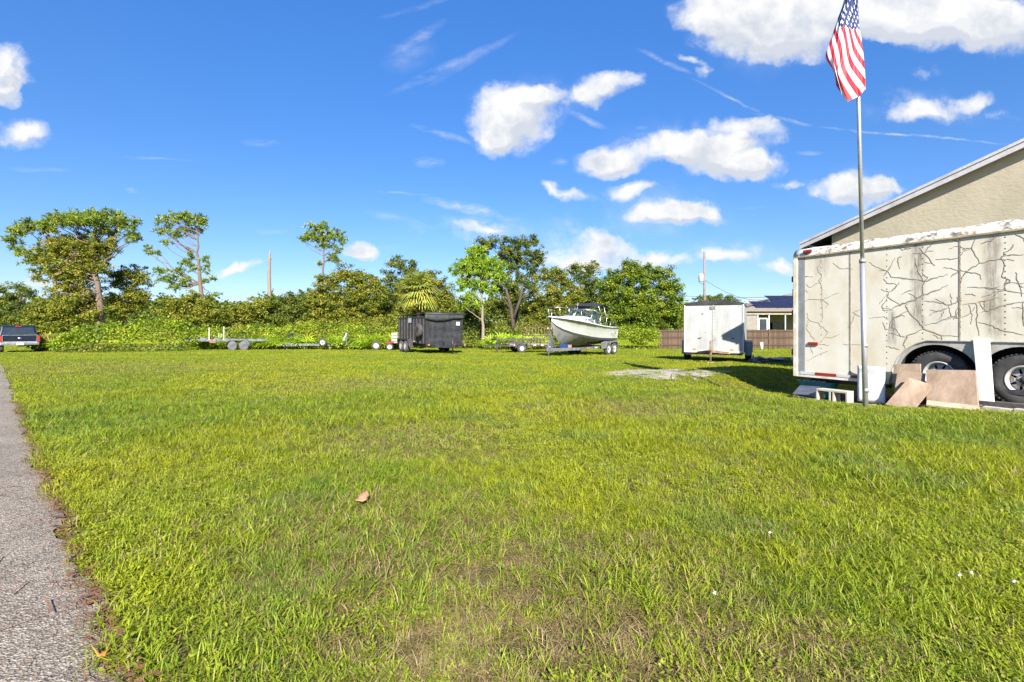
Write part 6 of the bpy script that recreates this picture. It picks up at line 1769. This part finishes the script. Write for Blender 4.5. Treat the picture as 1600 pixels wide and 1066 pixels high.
# --- thickets and ground cover (nobody could count these)
def Yfar(a): return a[3] < 60
def thicket(name, label, cat, line, kind, seed, per=60, size=.20, sprays=0, dep=1.6):
    "leaves over mounds that follow (px, top py, base py, Y) stations"
    r = np.random.default_rng(seed)
    P = []; 
    for (a, c) in zip(line[:-1], line[1:]):
        xa = (a[0] - 800) / F * a[3]; xb = (c[0] - 800) / F * c[3]
        L = abs(xb - xa); n = int(L * per * (2.4 if Yfar(a) else 1.5))
        t_ = r.uniform(0, 1, n)
        px = a[0] + (c[0] - a[0]) * t_; Y0 = a[3] + (c[3] - a[3]) * t_; top = a[1] + (c[1] - a[1]) * t_
        xx = (px - 800) / F * Y0
        ht = CH + (HZ - top) / F * Y0 - np.interp(Y0, _TY, _TZ)
        u = r.uniform(0, 1, n)                      # 0 foot of the mound towards us .. 1 its top
        ht = ht * (.78 + .3 * smooth_noise(xx + 300, Y0 * 0 + seed, .9, seed) + .08 * r.normal(size=n))
        ang = u * PI * .62
        y = Y0 - np.cos(ang) * dep * .5 + r.normal(size=n) * .18
        z = np.interp(Y0, _TY, _TZ) + np.maximum(.03, np.sin(np.minimum(ang, PI / 2)) ** .7 * ht * (.88 + .14 * r.uniform(0, 1, n)))
        P.append(np.stack([xx + r.normal(size=n) * .1, y, z], 1))
    P = np.concatenate(P); n = len(P)
    c0 = P.mean(0); c0[2] = 0
    tn = .5 * smooth_noise(P[:, 0] + 300, P[:, 2] * 2 + 50, .8, seed + 1) + .5 * r.uniform(0, 1, n)
    V, Fq, tt = leaf_quads(P - c0, r.uniform(.6, 1.4, n) * size * (.8 if Yfar(line[0]) else 1), tn, r, .6, .15)
    o = npmesh(name, V, Fq, LM[kind], None, {'tint': tt}); o.location = c0
    return tag(o, label, cat, kind='stuff')
thicket('vine_thicket', 'tangled yellow-green vines heaped beside the pickup', 'vines', [(108, 528, 552, 34), (125, 512, 552, 34), (150, 505, 551, 34.5), (200, 502, 549, 35), (250, 502, 548, 36), (292, 506, 546, 37), (330, 512, 544, 39)], 'vine', 101, 330, .20, dep=2.6)
thicket('low_vines', 'dark low vines creeping at the foot of the thicket', 'vines', [(98, 545, 552, 31.5), (140, 536, 552, 31.5), (200, 538, 549, 32.5), (290, 540, 547, 34)], 'oak', 102, 190, .17, dep=1.2)
thicket('vine_hedge', 'long bank of bright vines and shrubs behind the boat trailers', 'vines', [(292, 512, 545, 41), (360, 512, 542, 41), (440, 508, 540, 41), (520, 508, 540, 41), (600, 512, 540, 41.5), (640, 518, 540, 42)], 'vine', 103, 300, .19, dep=2.4)
thicket('shrub_bank', 'olive undergrowth behind the trailers under the trees', 'undergrowth', [(250, 496, 540, 44.5), (340, 500, 540, 44.5), (440, 500, 540, 45), (560, 500, 540, 45), (700, 500, 540, 45), (800, 505, 540, 45), (900, 505, 540, 45), (940, 510, 540, 45)], 'olive', 104, 260, .22, dep=3)
thicket('olive_shrubs', 'brownish olive shrubs breaking up the vine bank', 'shrubs', [(350, 520, 541, 39.8), (372, 506, 541, 39.8), (395, 522, 541, 39.8), (470, 522, 541, 39.8), (490, 509, 541, 39.8), (512, 520, 541, 39.8), (560, 524, 541, 39.8), (590, 508, 541, 39.8), (612, 518, 541, 39.8)], 'olive', 108, 90, .2, dep=1.2)
thicket('weedy_foot', 'leafy weeds at the foot of the great rounded tree', 'weeds', [(936, 520, 541, 40.5), (980, 508, 541, 40.5), (1028, 512, 541, 40.5)], 'vine', 105, 260, .17, dep=1.6)
thicket('dark_undergrowth', 'dark shaded undergrowth behind the bright pine', 'undergrowth', [(700, 512, 535, 43), (780, 514, 535, 43), (850, 512, 535, 43), (900, 510, 535, 43)], 'oak', 106, 240, .2, dep=2)
# palmettos
V = []; Fq = []; T = []
r = random.Random(8)
for k in range(210):
    px = r.choice([r.uniform(765, 850), r.uniform(300, 625), r.uniform(300, 625), r.uniform(60, 140), r.uniform(560, 625)])
    Y = 38.6 + r.uniform(0, 1.6) if px > 250 else 33.5 + r.uniform(0, 2)
    x = (px - 800) / F * Y; g = terr(Y)
    for j in range(7):
        az = r.uniform(0, 6.28); el = r.uniform(.3, 1.4)
        frond(V, Fq, T, Vector((x, Y, g + .1)), Vector((math.cos(az) * math.cos(el), math.sin(az) * math.cos(el), math.sin(el))), r.uniform(.95, 1.6), .08, r.uniform(.35, .85) if r.random() > .08 else 1, r, 9)
V = np.array(V); c0 = V.mean(0); c0[2] = 0
o = npmesh('palmettos', V - c0, np.array(Fq), LM['fern'], None, {'tint': np.array(T)}); o.location = c0
tag(o, 'bright green saw palmettos growing along the edge of the woods', 'palmettos', kind='stuff')
# pale tall grass between the pickup and the vines
V = []; Fq = []; T = []
for k in range(5200):
    px = r.uniform(62, 128); Y = r.uniform(33.5, 37); x = (px - 800) / F * Y + r.uniform(-.2, .2); h = r.uniform(.5, 1.35); g = terr(Y)
    a = r.uniform(0, 6.28); dx, dy = math.cos(a) * .02, math.sin(a) * .02; lx, ly = r.uniform(-.35, .35), r.uniform(-.35, .35)
    o_ = len(V); V += [(x - dx, Y - dy, g), (x + dx, Y + dy, g), (x + lx * .5 + dx, Y + ly * .5 + dy, g + h * .7), (x + lx, Y + ly, g + h)]
    Fq.append((o_, o_ + 1, o_ + 2, o_ + 3)); T.append(r.random())
V = np.array(V); c0 = V.mean(0); c0[2] = 0
o = npmesh('tall_grass', V - c0, np.array(Fq), LM['tallgrass'], None, {'tint': np.array(T)}); o.location = c0
tag(o, 'pale uncut tall grass between the pickup and the vines', 'tall grass', kind='stuff')
# far wood that closes the view behind the trees
thicket('far_wood', 'distant dark tree line closing the view behind everything', 'woods', [(-500, 468, 512, 95), (-100, 470, 512, 92), (60, 476, 512, 90), (180, 470, 512, 90), (330, 470, 512, 90), (420, 468, 512, 90), (520, 462, 512, 90), (700, 470, 512, 90), (900, 465, 512, 90), (1060, 478, 512, 92), (1180, 484, 512, 92), (1400, 480, 512, 95), (2000, 470, 512, 95)], 'oak', 107, 420, .6, dep=6)
scatter_grass()
